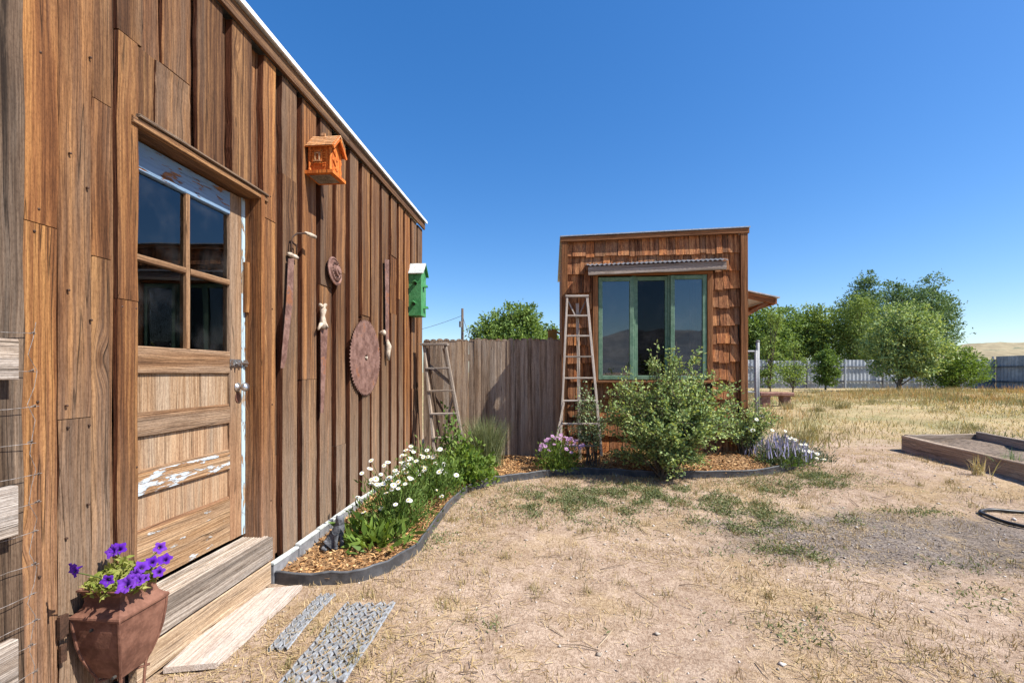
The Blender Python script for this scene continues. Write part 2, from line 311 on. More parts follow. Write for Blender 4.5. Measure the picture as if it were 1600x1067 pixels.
def beam(name, mat, parent, p0, p1, wd, th, wdir, seg=1, jit=0., bev=.003, taper=1., ears=0., edge=None):
    """board from p0 to p1: wd wide along wdir, th thick; grain along its length"""
    p0 = Vector(p0); p1 = Vector(p1); L = (p1-p0).length; V = []; Fc = []
    b = min(bev, wd*.2, th*.3)
    for i in range(seg+1):
        z = -L/2+L*i/seg; k = 1+(taper-1)*i/seg
        a = wd/2*k+(random.uniform(-jit, jit) if jit else 0); c = wd/2*k+(random.uniform(-jit, jit) if jit else 0)
        q = random.uniform(-jit, jit)*.5 if jit else 0
        if ears and i == seg: a -= ears; c -= ears
        V += [(-a+b, -th/2+q, z), (c-b, -th/2+q, z), (c, -th/2+b+q, z), (c, th/2-b+q, z), (c-b, th/2+q, z), (-a+b, th/2+q, z), (-a, th/2-b+q, z), (-a, -th/2+b+q, z)]
    for i in range(seg):
        for j in range(8): Fc.append((i*8+j, i*8+(j+1) % 8, i*8+8+(j+1) % 8, i*8+8+j))
    Fc.append(tuple(range(7, -1, -1))); Fc.append(tuple(seg*8+j for j in range(8)))
    me = bpy.data.meshes.new(name); me.from_pydata(V, [], Fc); me.update()
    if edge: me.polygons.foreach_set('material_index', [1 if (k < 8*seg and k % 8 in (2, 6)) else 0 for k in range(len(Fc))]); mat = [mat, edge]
    return mesh_obj(name, me, mat, parent, (p0+p1)/2, frame(p1-p0, wdir).to_euler())
class MB:
    def __init__(s): s.v = []; s.f = []; s.m = []; s.cur = 0
    def add(s, V, Fc):
        n = len(s.v); s.v += [tuple(q) for q in V]; s.f += [tuple(n+i for i in f) for f in Fc]; s.m += [s.cur]*len(Fc)
    def box(s, c, sz, rot=None):
        V = [Vector((sx*sz[0]/2, sy*sz[1]/2, sk*sz[2]/2)) for sx in (-1, 1) for sy in (-1, 1) for sk in (-1, 1)]
        if rot is not None: V = [rot @ q for q in V]
        s.add([q+Vector(c) for q in V], [(0, 1, 3, 2), (4, 6, 7, 5), (0, 4, 5, 1), (2, 3, 7, 6), (0, 2, 6, 4), (1, 5, 7, 3)])
    def tube(s, pts, rad, n=6):
        pts = [Vector(p) for p in pts]; k = len(pts)
        if not isinstance(rad, (list, tuple)): rad = [rad]*k
        V = []; up = Vector((.31, .22, .93))
        for i, p in enumerate(pts):
            d = (pts[min(i+1, k-1)]-pts[max(i-1, 0)]).normalized(); u = d.cross(up)
            if u.length < .05: u = d.cross(Vector((1, 0, 0)))
            u.normalize(); v = d.cross(u)
            V += [p+(u*math.cos(2*math.pi*j/n)+v*math.sin(2*math.pi*j/n))*rad[i] for j in range(n)]
        Fc = [(i*n+j, i*n+(j+1) % n, i*n+n+(j+1) % n, i*n+n+j) for i in range(k-1) for j in range(n)]
        Fc += [tuple(range(n-1, -1, -1)), tuple((k-1)*n+j for j in range(n))]
        s.add(V, Fc)
    def lathe(s, prof, n=16, c=(0, 0, 0), mat=None):
        V = []
        for r, z in prof:
            for j in range(n):
                q = Vector((r*math.cos(2*math.pi*j/n), r*math.sin(2*math.pi*j/n), z))
                V.append((mat @ q if mat else q)+Vector(c))
        k = len(prof)
        Fc = [(i*n+j, i*n+(j+1) % n, i*n+n+(j+1) % n, i*n+n+j) for i in range(k-1) for j in range(n)]
        Fc += [tuple(range(n-1, -1, -1)), tuple((k-1)*n+j for j in range(n))]
        s.add(V, Fc)
    def prism(s, poly, d):           # poly: 3-d points, extruded by vector d
        n = len(poly); poly = [Vector(p) for p in poly]; d = Vector(d)
        s.add(poly+[p+d for p in poly], [tuple(range(n-1, -1, -1)), tuple(range(n, 2*n))]+[(i, (i+1) % n, n+(i+1) % n, n+i) for i in range(n)])
    def build(s, name, mats, parent=None, base=None, smooth=False):
        """vertices were given in world coordinates; base is the object's origin"""
        b = Vector(base) if base is not None else (WL[parent.name] if parent is not None else Vector((0, 0, 0)))
        me = bpy.data.meshes.new(name); me.from_pydata([tuple(Vector(q)-b) for q in s.v], [], s.f); me.update()
        o = mesh_obj(name, me, mats, parent, b, None, smooth)
        if isinstance(mats, (list, tuple)) and len(mats) > 1: me.polygons.foreach_set('material_index', s.m)
        return o
def copy_to(src, parent, loc, rot=None, scale=None):
    o = src.copy(); put(o, parent, loc)
    if rot is not None: o.rotation_euler = rot
    if scale is not None: o.scale = scale
    return o
def leaves(P, D, L, W, fold=.25):
    """one folded diamond per leaf"""
    P = np.asarray(P, float); D = np.asarray(D, float); n = len(P); D = D/np.maximum(np.linalg.norm(D, axis=1, keepdims=True), 1e-6)
    A = rng.normal(size=(n, 3)); Sd = np.cross(D, A); Sd /= np.maximum(np.linalg.norm(Sd, axis=1, keepdims=True), 1e-6); N = np.cross(D, Sd)
    L = np.broadcast_to(L, (n,))[:, None]*rng.uniform(.7, 1.25, (n, 1)); W = np.broadcast_to(W, (n,))[:, None]*rng.uniform(.75, 1.2, (n, 1))
    m = P+D*L*.48
    V = np.stack([P, m+Sd*W/2+N*W*fold, P+D*L, m-Sd*W/2+N*W*fold], 1).reshape(-1, 3)
    return V, np.arange(4*n).reshape(n, 4)
def blades(P, H, Wd, lean=.5, flat=False):
    n = len(P); a = rng.uniform(0, 2*np.pi, n); b = rng.uniform(0, 2*np.pi, n); H = H*rng.uniform(.5, 1.3, n)
    ln = rng.uniform(.1, lean, n)
    T = np.stack([np.cos(a)*ln*H, np.sin(a)*ln*H, H*np.sqrt(np.maximum(.05, 1-ln**2))], 1)
    if flat: T = np.stack([np.cos(a)*H, np.sin(a)*H, H*rng.uniform(-.05, .22, n)], 1)
    sd = np.stack([-np.sin(a if flat else b), np.cos(a if flat else b), np.zeros(n)], 1)*(np.broadcast_to(Wd, (n,))*rng.uniform(.6, 1.3, n))[:, None]/2
    mid = P+T*.55+np.stack([np.zeros(n), np.zeros(n), (0 if flat else 1)*H*.07], 1)
    V = np.stack([P-sd, P+sd, mid+sd*.8, mid-sd*.8, P+T+sd*.15, P+T-sd*.15], 1).reshape(-1, 3)
    i = np.arange(n)[:, None]*6
    return V, np.concatenate([i+np.array([[0, 1, 2, 3]]), i+np.array([[3, 2, 4, 5]])], 0)
def rdir(n, up=.0):
    d = rng.normal(size=(n, 3)); d /= np.linalg.norm(d, axis=1, keepdims=True); d[:, 2] += up; return d
def wx(xc, Z): return Vector((xc*CA-Z*SA, xc*SA+Z*CA, 0))

# ================================================================== GROUND
def axis(lo, hi, step, far):
    a = list(np.arange(lo, hi+1e-6, step)); s = step
    while a[-1] < far: s *= 1.16; a.append(a[-1]+s)
    s = step
    while a[0] > -far: s *= 1.16; a.insert(0, a[0]-s)
    return np.array(a)
gx = axis(-2.4, 8, .05, 3500); gy = axis(.8, 9, .05, 3500)
XX, YY = np.meshgrid(gx, gy, indexing='ij'); ZZ = G(XX, YY); nx, ny = XX.shape
ii = (np.arange(nx-1)[:, None]*ny+np.arange(ny-1)[None, :]).ravel()
me = np_mesh('ground', np.stack([XX, YY, ZZ], -1).reshape(-1, 3), np.stack([ii, ii+ny, ii+ny+1, ii+1], 1))
tag(mesh_obj('ground', me, 'ground', None, (0, 0, 0), None, True), kind='structure')
def ridge(name, mat, pts, depth, seed, bumpy):
    """hill range whose crest runs through pts (x, y, z)"""
    V = []; Fc = []; n = 90; m = 14; P = np.array(pts, float); tt = np.linspace(0, len(P)-1, n)
    C = np.stack([np.interp(tt, np.arange(len(P)), P[:, k]) for k in range(3)], 1); out = C[:, :2]/np.linalg.norm(C[:, :2], axis=1, keepdims=True)
    for i in range(n):
        for j in range(m):
            u = j/(m-1)*2-1; prof = (1-abs(u))**1.25 if u < 0 else (1-u*.5)
            q = C[i, :2]+out[i]*u*depth; nz = 1+bumpy*(vn(q[0], q[1], 7/depth, seed)-.5)+bumpy*.4*(vn(q[0], q[1], 25/depth, seed+1)-.5)
            V.append((q[0], q[1], C[i, 2]*prof*nz-.5))
    for i in range(n-1):
        for j in range(m-1): Fc.append((i*m+j, i*m+j+1, i*m+m+j+1, i*m+m+j))
    me = np_mesh(name, V, Fc); return tag(mesh_obj(name, me, mat, None, (0, 0, 0), None, True), kind='structure')
ridge('hill', 'hill_grass', [tuple(wx(150, 420))[:2]+(2,), tuple(wx(330, 420))[:2]+(17,), tuple(wx(430, 420))[:2]+(30,), tuple(wx(520, 400))[:2]+(32,), tuple(wx(700, 300))[:2]+(30,), (800, 0, 26)], 160, 21, .12)
ridge('mountain', 'mountain', [(-1500, -300, 40), (-900, -1100, 100), (-200, -1300, 75), (300, -1250, 125), (900, -1100, 80), (1500, -500, 40)], 600, 31, .5)

# ================================================================== BARN
XB = -1.755
barn = thing('barn', 'long board-and-batten barn wall of brown weathered planks with a glazed door', 'barn', (-1.9, 3.0, 0))
ZT = 3.27
core = [((-1.9, -.2), (0, 3.3), 'l'), ]
def panel(name, mat, y0, y1, z0, z1, x0, x1, par=barn):
    b = MB(); b.box(((x0+x1)/2, (y0+y1)/2, (z0+z1)/2), (x1-x0, y1-y0, z1-z0)); return b.build(name, mat, par, ((x0+x1)/2, (y0+y1)/2, (z0+z1)/2))
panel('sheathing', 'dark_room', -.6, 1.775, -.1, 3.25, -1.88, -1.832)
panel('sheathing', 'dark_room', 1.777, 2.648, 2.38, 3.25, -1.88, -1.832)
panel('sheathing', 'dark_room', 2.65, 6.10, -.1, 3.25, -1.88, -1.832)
panel('end_wall', 'barn_recess_wood', 6.08, 6.12, -.1, 3.25, -5.0, -1.862)
panel('end_wall', 'barn_recess_wood', -.62, -.58, -.1, 3.25, -5.0, -1.862)
panel('rear_wall', 'dark_room', -.58, 6.08, -.1, 3.25, -4.2, -4.15)
panel('barn_floor', 'dark_room', -.57, 6.07, .2, .28, -4.14, -1.9)
b = MB(); b.add([(-1.70, -.75, 3.355), (-1.70, 6.17, 3.355), (-5.1, 6.17, 3.5), (-5.1, -.75, 3.5), (-1.70, -.75, 3.335), (-1.70, 6.17, 3.335), (-5.1, 6.17, 3.48), (-5.1, -.75, 3.48)],
    [(0, 1, 2, 3), (7, 6, 5, 4), (0, 4, 5, 1), (1, 5, 6, 2), (2, 6, 7, 3), (3, 7, 4, 0)]); b.build('roof_sheet', 'white_metal', barn, (-1.9, 3, 3.4))
b = MB(); b.box((-1.697, 2.71, 3.343), (.012, 6.93, .03)); b.build('drip_edge', 'drip_white', barn, (-1.70, 2.7, 3.33))
yy = -.7
for L in (2.1, 2.4, 2.36):
    beam('fascia', 'barn_wood', barn, (-1.732, yy, 3.285), (-1.732, yy+L-.004, 3.285), .09, .024, (0, 0, 1), 5, .002); yy += L
gaps = [2.36, 2.59, 2.826, 3.08, 3.336, 3.575, 3.83, 4.09, 4.335, 4.59, 4.865, 5.12, 5.345, 5.62, 5.89]
def column(y0, y1, z0, z1, x, mat, th=.026, splices=(), jit=.004):
    zs = [z0]+list(splices)+[z1]
    for a, c in zip(zs[:-1], zs[1:]):
        dx = random.uniform(-.003, .004)
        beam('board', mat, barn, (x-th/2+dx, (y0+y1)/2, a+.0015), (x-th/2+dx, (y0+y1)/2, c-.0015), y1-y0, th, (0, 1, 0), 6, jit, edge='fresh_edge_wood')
YR = 2.665
def spl(z0, z1):
    k = random.choice((0, 1, 1, 2)); return sorted(random.uniform(z0+.4, z1-.4) for _ in range(k)) if z1-z0 > 1.3 else ()
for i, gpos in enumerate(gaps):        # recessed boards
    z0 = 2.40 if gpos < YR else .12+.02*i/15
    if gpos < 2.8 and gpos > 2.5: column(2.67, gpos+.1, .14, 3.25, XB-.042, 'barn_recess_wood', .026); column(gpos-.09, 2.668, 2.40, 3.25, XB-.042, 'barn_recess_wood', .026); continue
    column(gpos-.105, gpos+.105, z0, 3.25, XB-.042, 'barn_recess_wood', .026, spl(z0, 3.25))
for i in range(len(gaps)):             # proud boards
    a = gaps[i]; c = gaps[i+1] if i+1 < len(gaps) else 6.15
    hw = random.uniform(.026, .052)
    y0 = a+hw; y1 = c-random.uniform(.026, .052) if i+1 < len(gaps) else 6.135
    mat = random.choice(['barn_wood', 'barn_wood', 'barn_wood', 'barn_wood', 'barn_orange_wood'])
    if y0 > 2.6: column(max(y0, 2.672), y1, .10+.03*i/15, 3.24, XB+.004, 'barn_orange_wood' if i == 1 else mat, .045, (2.25,) if i == 1 else spl(.1, 3.2))
    else: column(y0, y1, 2.395, 3.24, XB+.004, mat, .045)
# left of and above the door, board by board
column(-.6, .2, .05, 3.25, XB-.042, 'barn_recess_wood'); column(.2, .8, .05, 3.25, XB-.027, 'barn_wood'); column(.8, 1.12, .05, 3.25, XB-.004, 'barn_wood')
column(1.12, 1.352, .05, 3.25, XB-.012, 'barn_wood', .026, (1.9,))
column(1.36, 1.497, .05, 3.25, XB+.004, 'barn_orange_wood', .024, (1.81,)); column(1.505, 1.625, .05, 3.25, XB, 'barn_wood', .026, (1.13,))
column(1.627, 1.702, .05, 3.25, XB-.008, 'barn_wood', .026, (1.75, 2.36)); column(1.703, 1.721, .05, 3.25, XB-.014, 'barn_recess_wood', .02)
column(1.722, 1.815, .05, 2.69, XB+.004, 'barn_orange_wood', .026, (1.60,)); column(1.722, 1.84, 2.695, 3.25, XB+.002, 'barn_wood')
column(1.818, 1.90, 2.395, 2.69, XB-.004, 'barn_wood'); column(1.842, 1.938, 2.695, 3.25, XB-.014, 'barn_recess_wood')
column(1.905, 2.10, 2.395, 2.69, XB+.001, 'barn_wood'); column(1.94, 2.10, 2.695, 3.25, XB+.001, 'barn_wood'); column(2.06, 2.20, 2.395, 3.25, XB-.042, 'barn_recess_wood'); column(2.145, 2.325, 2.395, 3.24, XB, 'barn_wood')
# nail heads
nail = None
for y0, zs in ((1.43, (1.78, 1.86, 1.2, .6, 2.4)), (1.53, (1.1, 1.18, .7, 1.6, 2.1, 2.7)), (1.61, (1.1, 1.5, 2.0, 2.5, .8)), (1.74, (1.57, 1.64, 2.2)), (1.80, (1.57, 1.64, .9)), (2.75, (.5, 1.1, 1.7, 2.4))):
    for z_ in zs:
        q = Vector((XB+.002, y0+random.uniform(-.01, .01), z_))
        if nail is None: b = MB(); b.lathe([(.004, -.004), (.0045, .004), (.0, .006)], 6, q, Matrix.Rotation(R(90), 3, 'Y')); nail = b.build('nail', 'dark_iron', barn, q)
        else: copy_to(nail, barn, q)
def rotX0(a): return Matrix.Rotation(a, 3, 'X')
# flashing along the wall foot, in lengths
for k, (ya, yb) in enumerate(((2.70, 2.98), (2.99, 3.26), (3.27, 3.52), (3.53, 3.98), (3.99, 4.5), (4.51, 5.2), (5.21, 6.1))):
    zt = .135+.010*k+random.uniform(-.006, .006)
    b = MB(); b.box((-1.715, (ya+yb)/2, zt/2-.02), (.02, yb-ya, zt)); fo = b.build('foot_flashing', 'flashing', barn, (-1.715, (ya+yb)/2, zt/2)); b = MB(); b.box((-1.717, (ya+yb)/2, zt-.012), (.03, yb-ya+.004, .013), rotX0(random.uniform(-.02, .02))); b.build('flashing_cap', 'pale_roof', fo, (-1.715, (ya+yb)/2, zt))
# door opening
beam('jamb', 'barn_orange_wood', barn, (-1.81, 2.645, .3), (-1.81, 2.645, 2.375), .15, .032, (1, 0, 0), 5, .002)
beam('jamb', 'barn_wood', barn, (-1.82, 1.79, .3), (-1.82, 1.79, 2.375), .12, .022, (1, 0, 0))
beam('lintel', 'barn_wood', barn, (-1.812, 1.78, 2.36), (-1.812, 2.70, 2.36), .15, .03, (1, 0, 0), 5, .002)
beam('lintel_drip', 'old_post_wood', barn, (-1.742, 1.80, 2.384), (-1.742, 2.69, 2.384), .013, .03, (0, 0, 1), 4, .002)
beam('door_stop', 'pale_paint_wood', barn, (-1.852, 2.612, .335), (-1.852, 2.612, 2.34), .03, .03, (1, 0, 0), 3, .001)
beam('door_shim', 'barn_orange_wood', barn, (-1.825, 2.616, 1.66), (-1.825, 2.616, 1.96), .03, .022, (1, 0, 0), 3, .003)
XD = -1.857; Y0, Y1 = 1.792, 2.596
door = thing('door_tmp', '', '', (0, 0, 0)); bpy.data.objects.remove(door)
def dbar(name, mat, y0, y1, z0, z1, th=.036, x=XD, horiz=True, par=None):
    if horiz: return beam(name, mat, par, (x-th/2+.018, y0, (z0+z1)/2), (x-th/2+.018, y1, (z0+z1)/2), z1-z0, th, (0, 0, 1), 3, .0008, .004)
    return beam(name, mat, par, (x-th/2+.018, (y0+y1)/2, z0), (x-th/2+.018, (y0+y1)/2, z1), y1-y0, th, (0, 1, 0), 3, .0008, .004)
# the door leaf: its latch-side stile is the door object; everything else hangs on it
door = dbar('door', 'door_wood', Y1-.10, Y1, .335, 2.335, horiz=False, par=barn)
def dsub(name, mat, *a, **k):
    o = dbar(name, mat, *a, par=None, **k); wl = WL[o.name]
    rotw = door.rotation_euler.to_matrix(); o.parent = door
    o.location = rotw.inverted() @ (wl-WL[door.name]); o.rotation_euler = (rotw.inverted() @ o.rotation_euler.to_matrix()).to_euler(); return o
def rehang(o):
    rotw = door.rotation_euler.to_matrix(); wl = WL[o.name]; m = o.rotation_euler.to_matrix(); o.parent = door
    o.location = rotw.inverted() @ (wl-WL[door.name]); o.rotation_euler = (rotw.inverted() @ m).to_euler(); return o
ya, yb = Y0+.10, Y1-.101
dsub('stile', 'door_wood', Y0, Y0+.099, .335, 2.335, horiz=False)
for nm, mt, z0, z1 in (('rail', 'blue_paint_wood', 2.205, 2.335), ('rail', 'door_wood', 1.295, 1.42), ('rail', 'door_wood', 1.01, 1.105), ('rail', 'door_paint_wood', .745, .845), ('rail', 'door_bare_paint_wood', .335, .575)):
    dsub(nm, mt, ya, yb, z0, z1)
for z0, z1 in ((1.1, 1.3), (.84, 1.015), (.57, .75)):
    b = MB(); o = beam('panel', 'door_panel_wood', None, (XD-.004, (ya+yb)/2, z0), (XD-.004, (ya+yb)/2, z1), yb-ya+.02, .012, (0, 1, 0)); rehang(o)
    for zz, hh in ((z1-.005, -1), (z0+.005, 1)): pass
    o = beam('bead', 'door_wood', None, (XD+.005, ya, z0+.012), (XD+.005, yb, z0+.012), .016, .014, (0, 0, 1)); rehang(o)
ym = (ya+yb)/2
dsub('muntin', 'door_wood', ym-.012, ym+.012, 1.42, 2.205, .03, horiz=False)
dsub('muntin', 'door_wood', ya, ym-.015, 1.80, 1.83, .028); dsub('muntin', 'door_wood', ym+.015, yb, 1.80, 1.83, .028)
for y0, y1 in ((ya-.004, ym-.012), (ym+.012, yb+.004)):
    for z0, z1 in ((1.416, 1.803), (1.827, 2.21)):
        o = panel('pane', 'door_glass', y0, y1, z0, z1, XD-.006, XD-.002, None); rehang(o)
b = MB(); b.box((XD+.021, 2.535, 1.355), (.004, .09, .045)); b.tube([(XD+.033, 2.49, 1.355), (XD+.033, 2.645, 1.355)], .008, 8)
for yy in (2.50, 2.53, 2.565): b.box((XD+.031, yy, 1.355), (.018, .012, .03))
b.tube([(XD+.033, 2.525, 1.355), (XD+.055, 2.525, 1.345)], .005, 6); b.box((XD+.025, 2.615, 1.355), (.02, .02, .04))
rehang(b.build('bolt', 'steel', None, (XD+.02, 2.55, 1.355)))
b = MB(); b.lathe([(.0, -.001), (.026, 0), (.026, .006), (.010, .010), (.009, .03), (.022, .038), (.027, .05), (.022, .062), (.0, .066)], 14, (XD+.019, 2.555, 1.215), Matrix.Rotation(R(90), 3, 'Y'))
rehang(b.build('knob', 'steel', None, (XD+.02, 2.555, 1.215), True))
b = MB(); b.lathe([(.0, 0), (.02, .001), (.02, .004), (.0, .006)], 12, (XD+.019, 2.556, 1.155), Matrix.Rotation(R(90), 3, 'Y') @ Matrix.Scale(1.5, 3, (1, 0, 0)))
rehang(b.build('keyhole_cover', 'rust', None, (XD+.02, 2.556, 1.155)))
# dim things seen inside through the panes
shelf = thing('indoor_shelf', 'pale shelf and cupboard seen dimly through the barn door glass', 'shelf', (-2.9, 3.2, .28))
beam('shelf_board', 'room_pale', shelf, (-2.8, 2.2, 2.02), (-2.8, 4.9, 2.02), .3, .03, (1, 0, 0)); beam('cupboard', 'room_pale', shelf, (-3.2, 3.6, .29), (-3.2, 3.6, 1.75), .5, .3, (0, 1, 0))
# step below the door
step = thing('door_step', 'weathered grey wooden step with grooved tread below the barn door', 'step', (-1.75, 2.2, 0))
for k in range(9):
    xx = -1.852+.0168*k; beam('tread_rib', 'step_wood', step, (xx, 1.76, .296), (xx, 2.655, .296), .0112, .03, (1, 0, 0), 1, 0, .002)
panel('tread_base', 'step_wood', 1.762, 2.653, .255, .274, -1.855, -1.725, step)
beam('riser', 'grey_wood', step, (-1.703, 1.75, .232), (-1.703, 2.66, .238), .135, .036, (0, 0, 1), 6, .002)
beam('riser', 'step_tan_wood', step, (-1.712, 1.75, .080), (-1.712, 2.655, .088), .135, .036, (0, 0, 1), 6, .002)

# ------------------------------------------------------------------ gate panel and post at the left edge
p = thing('gate_post', 'dark weathered rough post at the left edge against the barn boards', 'post', (-1.69, 1.24, 0))
beam('post_timber', 'old_post_wood', p, (-1.69, 1.265, 0), (-1.69, 1.265, 3.3), .10, .07, (0, 1, 0), 14, .005)
wf = thing('wire_gate', 'pale board rails and wire mesh of a gate at the left picture edge', 'gate', (-1.62, 1.1, 0))
for py, hh in ((562, 56), (797, 66), (1040, 75)):
    q = onX(22, py, -1.62); beam('rail', 'grey_wood', wf, (-1.62, .5, q.z), (-1.62, q.y, q.z), hh/F*1.6, .03, (0, 0, 1), 4, .002)
k = 0
for py in (522, 580, 635, 690, 740, 782, 828, 878, 925, 965, 1003, 1045):
    q = onX(58+random.uniform(-5, 8), py, -1.64); b = MB()
    n = 7; b.tube([(-1.64+random.uniform(-.004, .006), q.y-.5+.5*i/(n-1), q.z+random.uniform(-.004, .004)) for i in range(n)], .0011, 5); b.tube([(-1.64, q.y-.02, q.z), (-1.63, q.y-.015, q.z+.006), (-1.64, q.y-.008, q.z-.002)], .0022, 5)
    b.build('wire', 'wire_metal', wf)
for px in (50,):
    b = MB(); q = onX(px, 560, -1.64); n = 26
    b.tube([(-1.64+random.uniform(-.002, .006), q.y+.012*math.sin(i*2.1)+random.uniform(-.004, .004), .16+(1.46-.16)*i/(n-1)) for i in range(n)], .0009, 5); b.build('wire', 'wire_metal', wf)

# ================================================================== THINGS ON THE BARN WALL
XW = XB+.004
def rotX(a): return Matrix.Rotation(a, 3, 'X')
# orange birdhouse
y0, y1, x0, x1, zf = 3.15, 3.335, XB, -1.555, 2.715
bh = thing('birdhouse', 'orange carved wooden birdhouse with shingled roof high on the barn wall', 'birdhouse', (XB, 3.24, zf))
panel('floor_slab', 'orange_stain', y0-.012, y1+.012, zf, zf+.022, x0, x1+.012, bh)
panel('underside', 'grey_wood', y0+.02, y1-.02, zf-.004, zf-.001, x0+.02, x1-.02, bh)
bx0, bx1, by0, by1, zb = x0+.015, x1-.02, y0+.015, y1-.015, zf+.022
b = MB(); zr = zb+.19; yc = (by0+by1)/2
b.prism([(bx1, by0, zb), (bx1, by1, zb), (bx1, by1, zr), (bx1, yc, zr+.085), (bx1, by0, zr)], (bx0-bx1, 0, 0)); b.build('body', 'orange_stain', bh)
for xx, yy in ((bx0+.014, by0), (bx1, by0), (bx1, by1)):
    b = MB(); b.lathe([(.013, 0), (.013, .02), (.008, .028), (.012, .05), (.008, .07), (.008, .10), (.012, .125), (.008, .14), (.013, .16), (.013, .19)], 8, (xx, yy, zb+.0005)); b.build('column', 'orange_stain', bh, None, True)
xm = (bx0+bx1)/2-.008
def wfrm(y, cx, cz, ww, hh, t=.012):
    b = MB()
    for dx, dz, sx, sz in ((0, hh/2, ww+.01, t), (0, -hh/2, ww+.024, t), (-ww/2, 0, t, hh), (ww/2, 0, t, hh)): b.box((cx+dx, y-.005, cz+dz), (sx, .012, sz))
    return b
wfrm(by0, xm, zb+.10, .06, .085).build('window_frame', 'orange_stain', bh)
wfrm(by0-.004, xm, zb+.10, .03, .055, .008).build('window_frame', 'orange_roof', bh)
for sgn in (-1, 1):
    for k in range(7):
        b = MB(); b.box((xm+sgn*.047, by0-.003, zb+.04+.018*k), (.02, .008, .009)); b.build('louvre', 'orange_stain', bh)
b = MB(); b.lathe([(.012, 0), (.012, .01), (.004, .015)], 10, (bx1-.006, yc, zb+.11), Matrix.Rotation(R(90), 3, 'Y')); b.build('scroll', 'orange_stain', bh)
for k in range(5):
    b = MB(); zz = zb+.02+.035*k; b.box((bx1+.004, yc+(.018 if k % 2 else -.018), zz), (.01, .05, .022), rotX(.7 if k % 2 else -.7)); b.build('carving', 'orange_stain', bh)
for sgn in (-1, 1):
    ang = math.atan2(.085, yc-by0); L = .155
    for r_ in range(6):
        for c_ in range(9):
            d = (r_+.5)*L/6; yy = yc+sgn*d*math.cos(ang); zz = zr+.098-d*math.sin(ang)
            if sgn > 0 and r_ < 3 or sgn < 0:
                b = MB(); b.box((x0+.01+(c_+.5)*.0238, yy, zz), (.0225, .028, .007), rotX(-sgn*(ang-.12))); b.build('roof_shingle', 'orange_roof', bh, (x0+.01+(c_+.5)*.0238, yy, zz))
    b = MB(); b.box(((x0+x1)/2+.005, yc+sgn*L/2*math.cos(ang), zr+.092-L/2*math.sin(ang)), (.21, L, .006), rotX(-sgn*ang)); b.build('roof_slope', 'orange_stain', bh)
    b = MB(); b.box((x1+.014, yc+sgn*L/2*math.cos(ang), zr+.085-L/2*math.sin(ang)), (.012, L, .026), rotX(-sgn*ang)); b.build('bargeboard', 'orange_stain', bh)
b = MB(); b.box((xm, yc, zr+.11), (.03, .02, .02)); b.build('chimney', 'orange_roof', bh)
# green birdhouse
q0 = onX(638, 493, XB); y0 = q0.y; zf = q0.z-.0; x0, x1 = XB, XB+.16; y1 = y0+.22; zr = zf+.53
gb = thing('birdhouse', 'tall green wooden birdhouse with pale roof near the barn corner', 'birdhouse', (XB, y0+.1, zf)); yc = (y0+y1)/2
b = MB(); b.prism([(x1, y0, zf), (x1, y1, zf), (x1, y1, zr), (x1, yc, zr+.12), (x1, y0, zr)], (x0-x1, 0, 0)); b.build('body', 'green_paint', gb)
for sgn, mt in ((-1, 'pale_roof'), (1, 'green_paint')):
    ang = math.atan2(.12, .11); L = .20
    b = MB(); b.box(((x0+x1)/2+.012, yc+sgn*(L/2-.003)*math.cos(ang), zr+.128-L/2*math.sin(ang)), (.20, L, .014), rotX(-sgn*ang)); b.build('roof_slope', mt, gb)
for fc, (u, v) in (('f', (.09, .40)), ('f', (.07, .15)), ('s', (.10, .36)), ('s', (.13, .1))):
    b = MB()
    if fc == 'f':
        c = Vector((x0+u, y0, zf+v)); b.prism([c+Vector((-.03, -.002, .0)), c+Vector((.0, -.002, .03)), c+Vector((.03, -.002, .0)), c+Vector((.0, -.002, .012))], (0, -.05, 0))
    else:
        c = Vector((x1, y0+u, zf+v)); b.prism([c+Vector((.002, -.03, .0)), c+Vector((.002, 0, .03)), c+Vector((.002, .03, .0)), c+Vector((.002, 0, .012))], (.05, 0, 0))
    b.build('hood', 'green_paint', gb)
    b = MB(); m_ = Matrix.Rotation(R(90), 3, 'X' if fc == 'f' else 'Y'); b.lathe([(.017, -.003), (.017, .003)], 12, c+Vector((0, 0, -.012)), m_); b.build('entrance_hole', 'dark_room', gb)
# circular saw blade
c = onX(567, 559, XB); c.x = XB+.028; rb = .355
sb = thing('saw_blade', 'large round rusty toothed circular saw blade hung on the barn wall', 'saw blade', c)
n = 66; V = []; 
for i in range(n):
    a = 2*math.pi*i/n; V += [(0, rb*.94*math.cos(a), rb*.94*math.sin(a)), (0, rb*math.cos(a+.045), rb*math.sin(a+.045)), (0, rb*.965*math.cos(a+.06), rb*.965*math.sin(a+.06))]
hole = [(0, .028*math.cos(2*math.pi*i/len(V)), .028*math.sin(2*math.pi*i/len(V))) for i in range(len(V))]
m_ = len(V); b = MB(); allv = [Vector(q)+c for q in V+hole]; t_ = Vector((.005, 0, 0))
b.add(allv+[q+t_ for q in allv], [(i, (i+1) % m_, m_+(i+1) % m_, m_+i) for i in range(m_)]+[(2*m_+i, 3*m_+i, 3*m_+(i+1) % m_, 2*m_+(i+1) % m_) for i in range(m_)]+[(i, 2*m_+i, 2*m_+(i+1) % m_, (i+1) % m_) for i in range(m_)])
b.build('blade_disc', 'rust_blade', sb)
b = MB(); b.lathe([(.012, -.03), (.012, .012), (.016, .014), (.0, .018)], 8, c, Matrix.Rotation(R(90), 3, 'Y')); b.build('nail', 'bone_wood', sb)
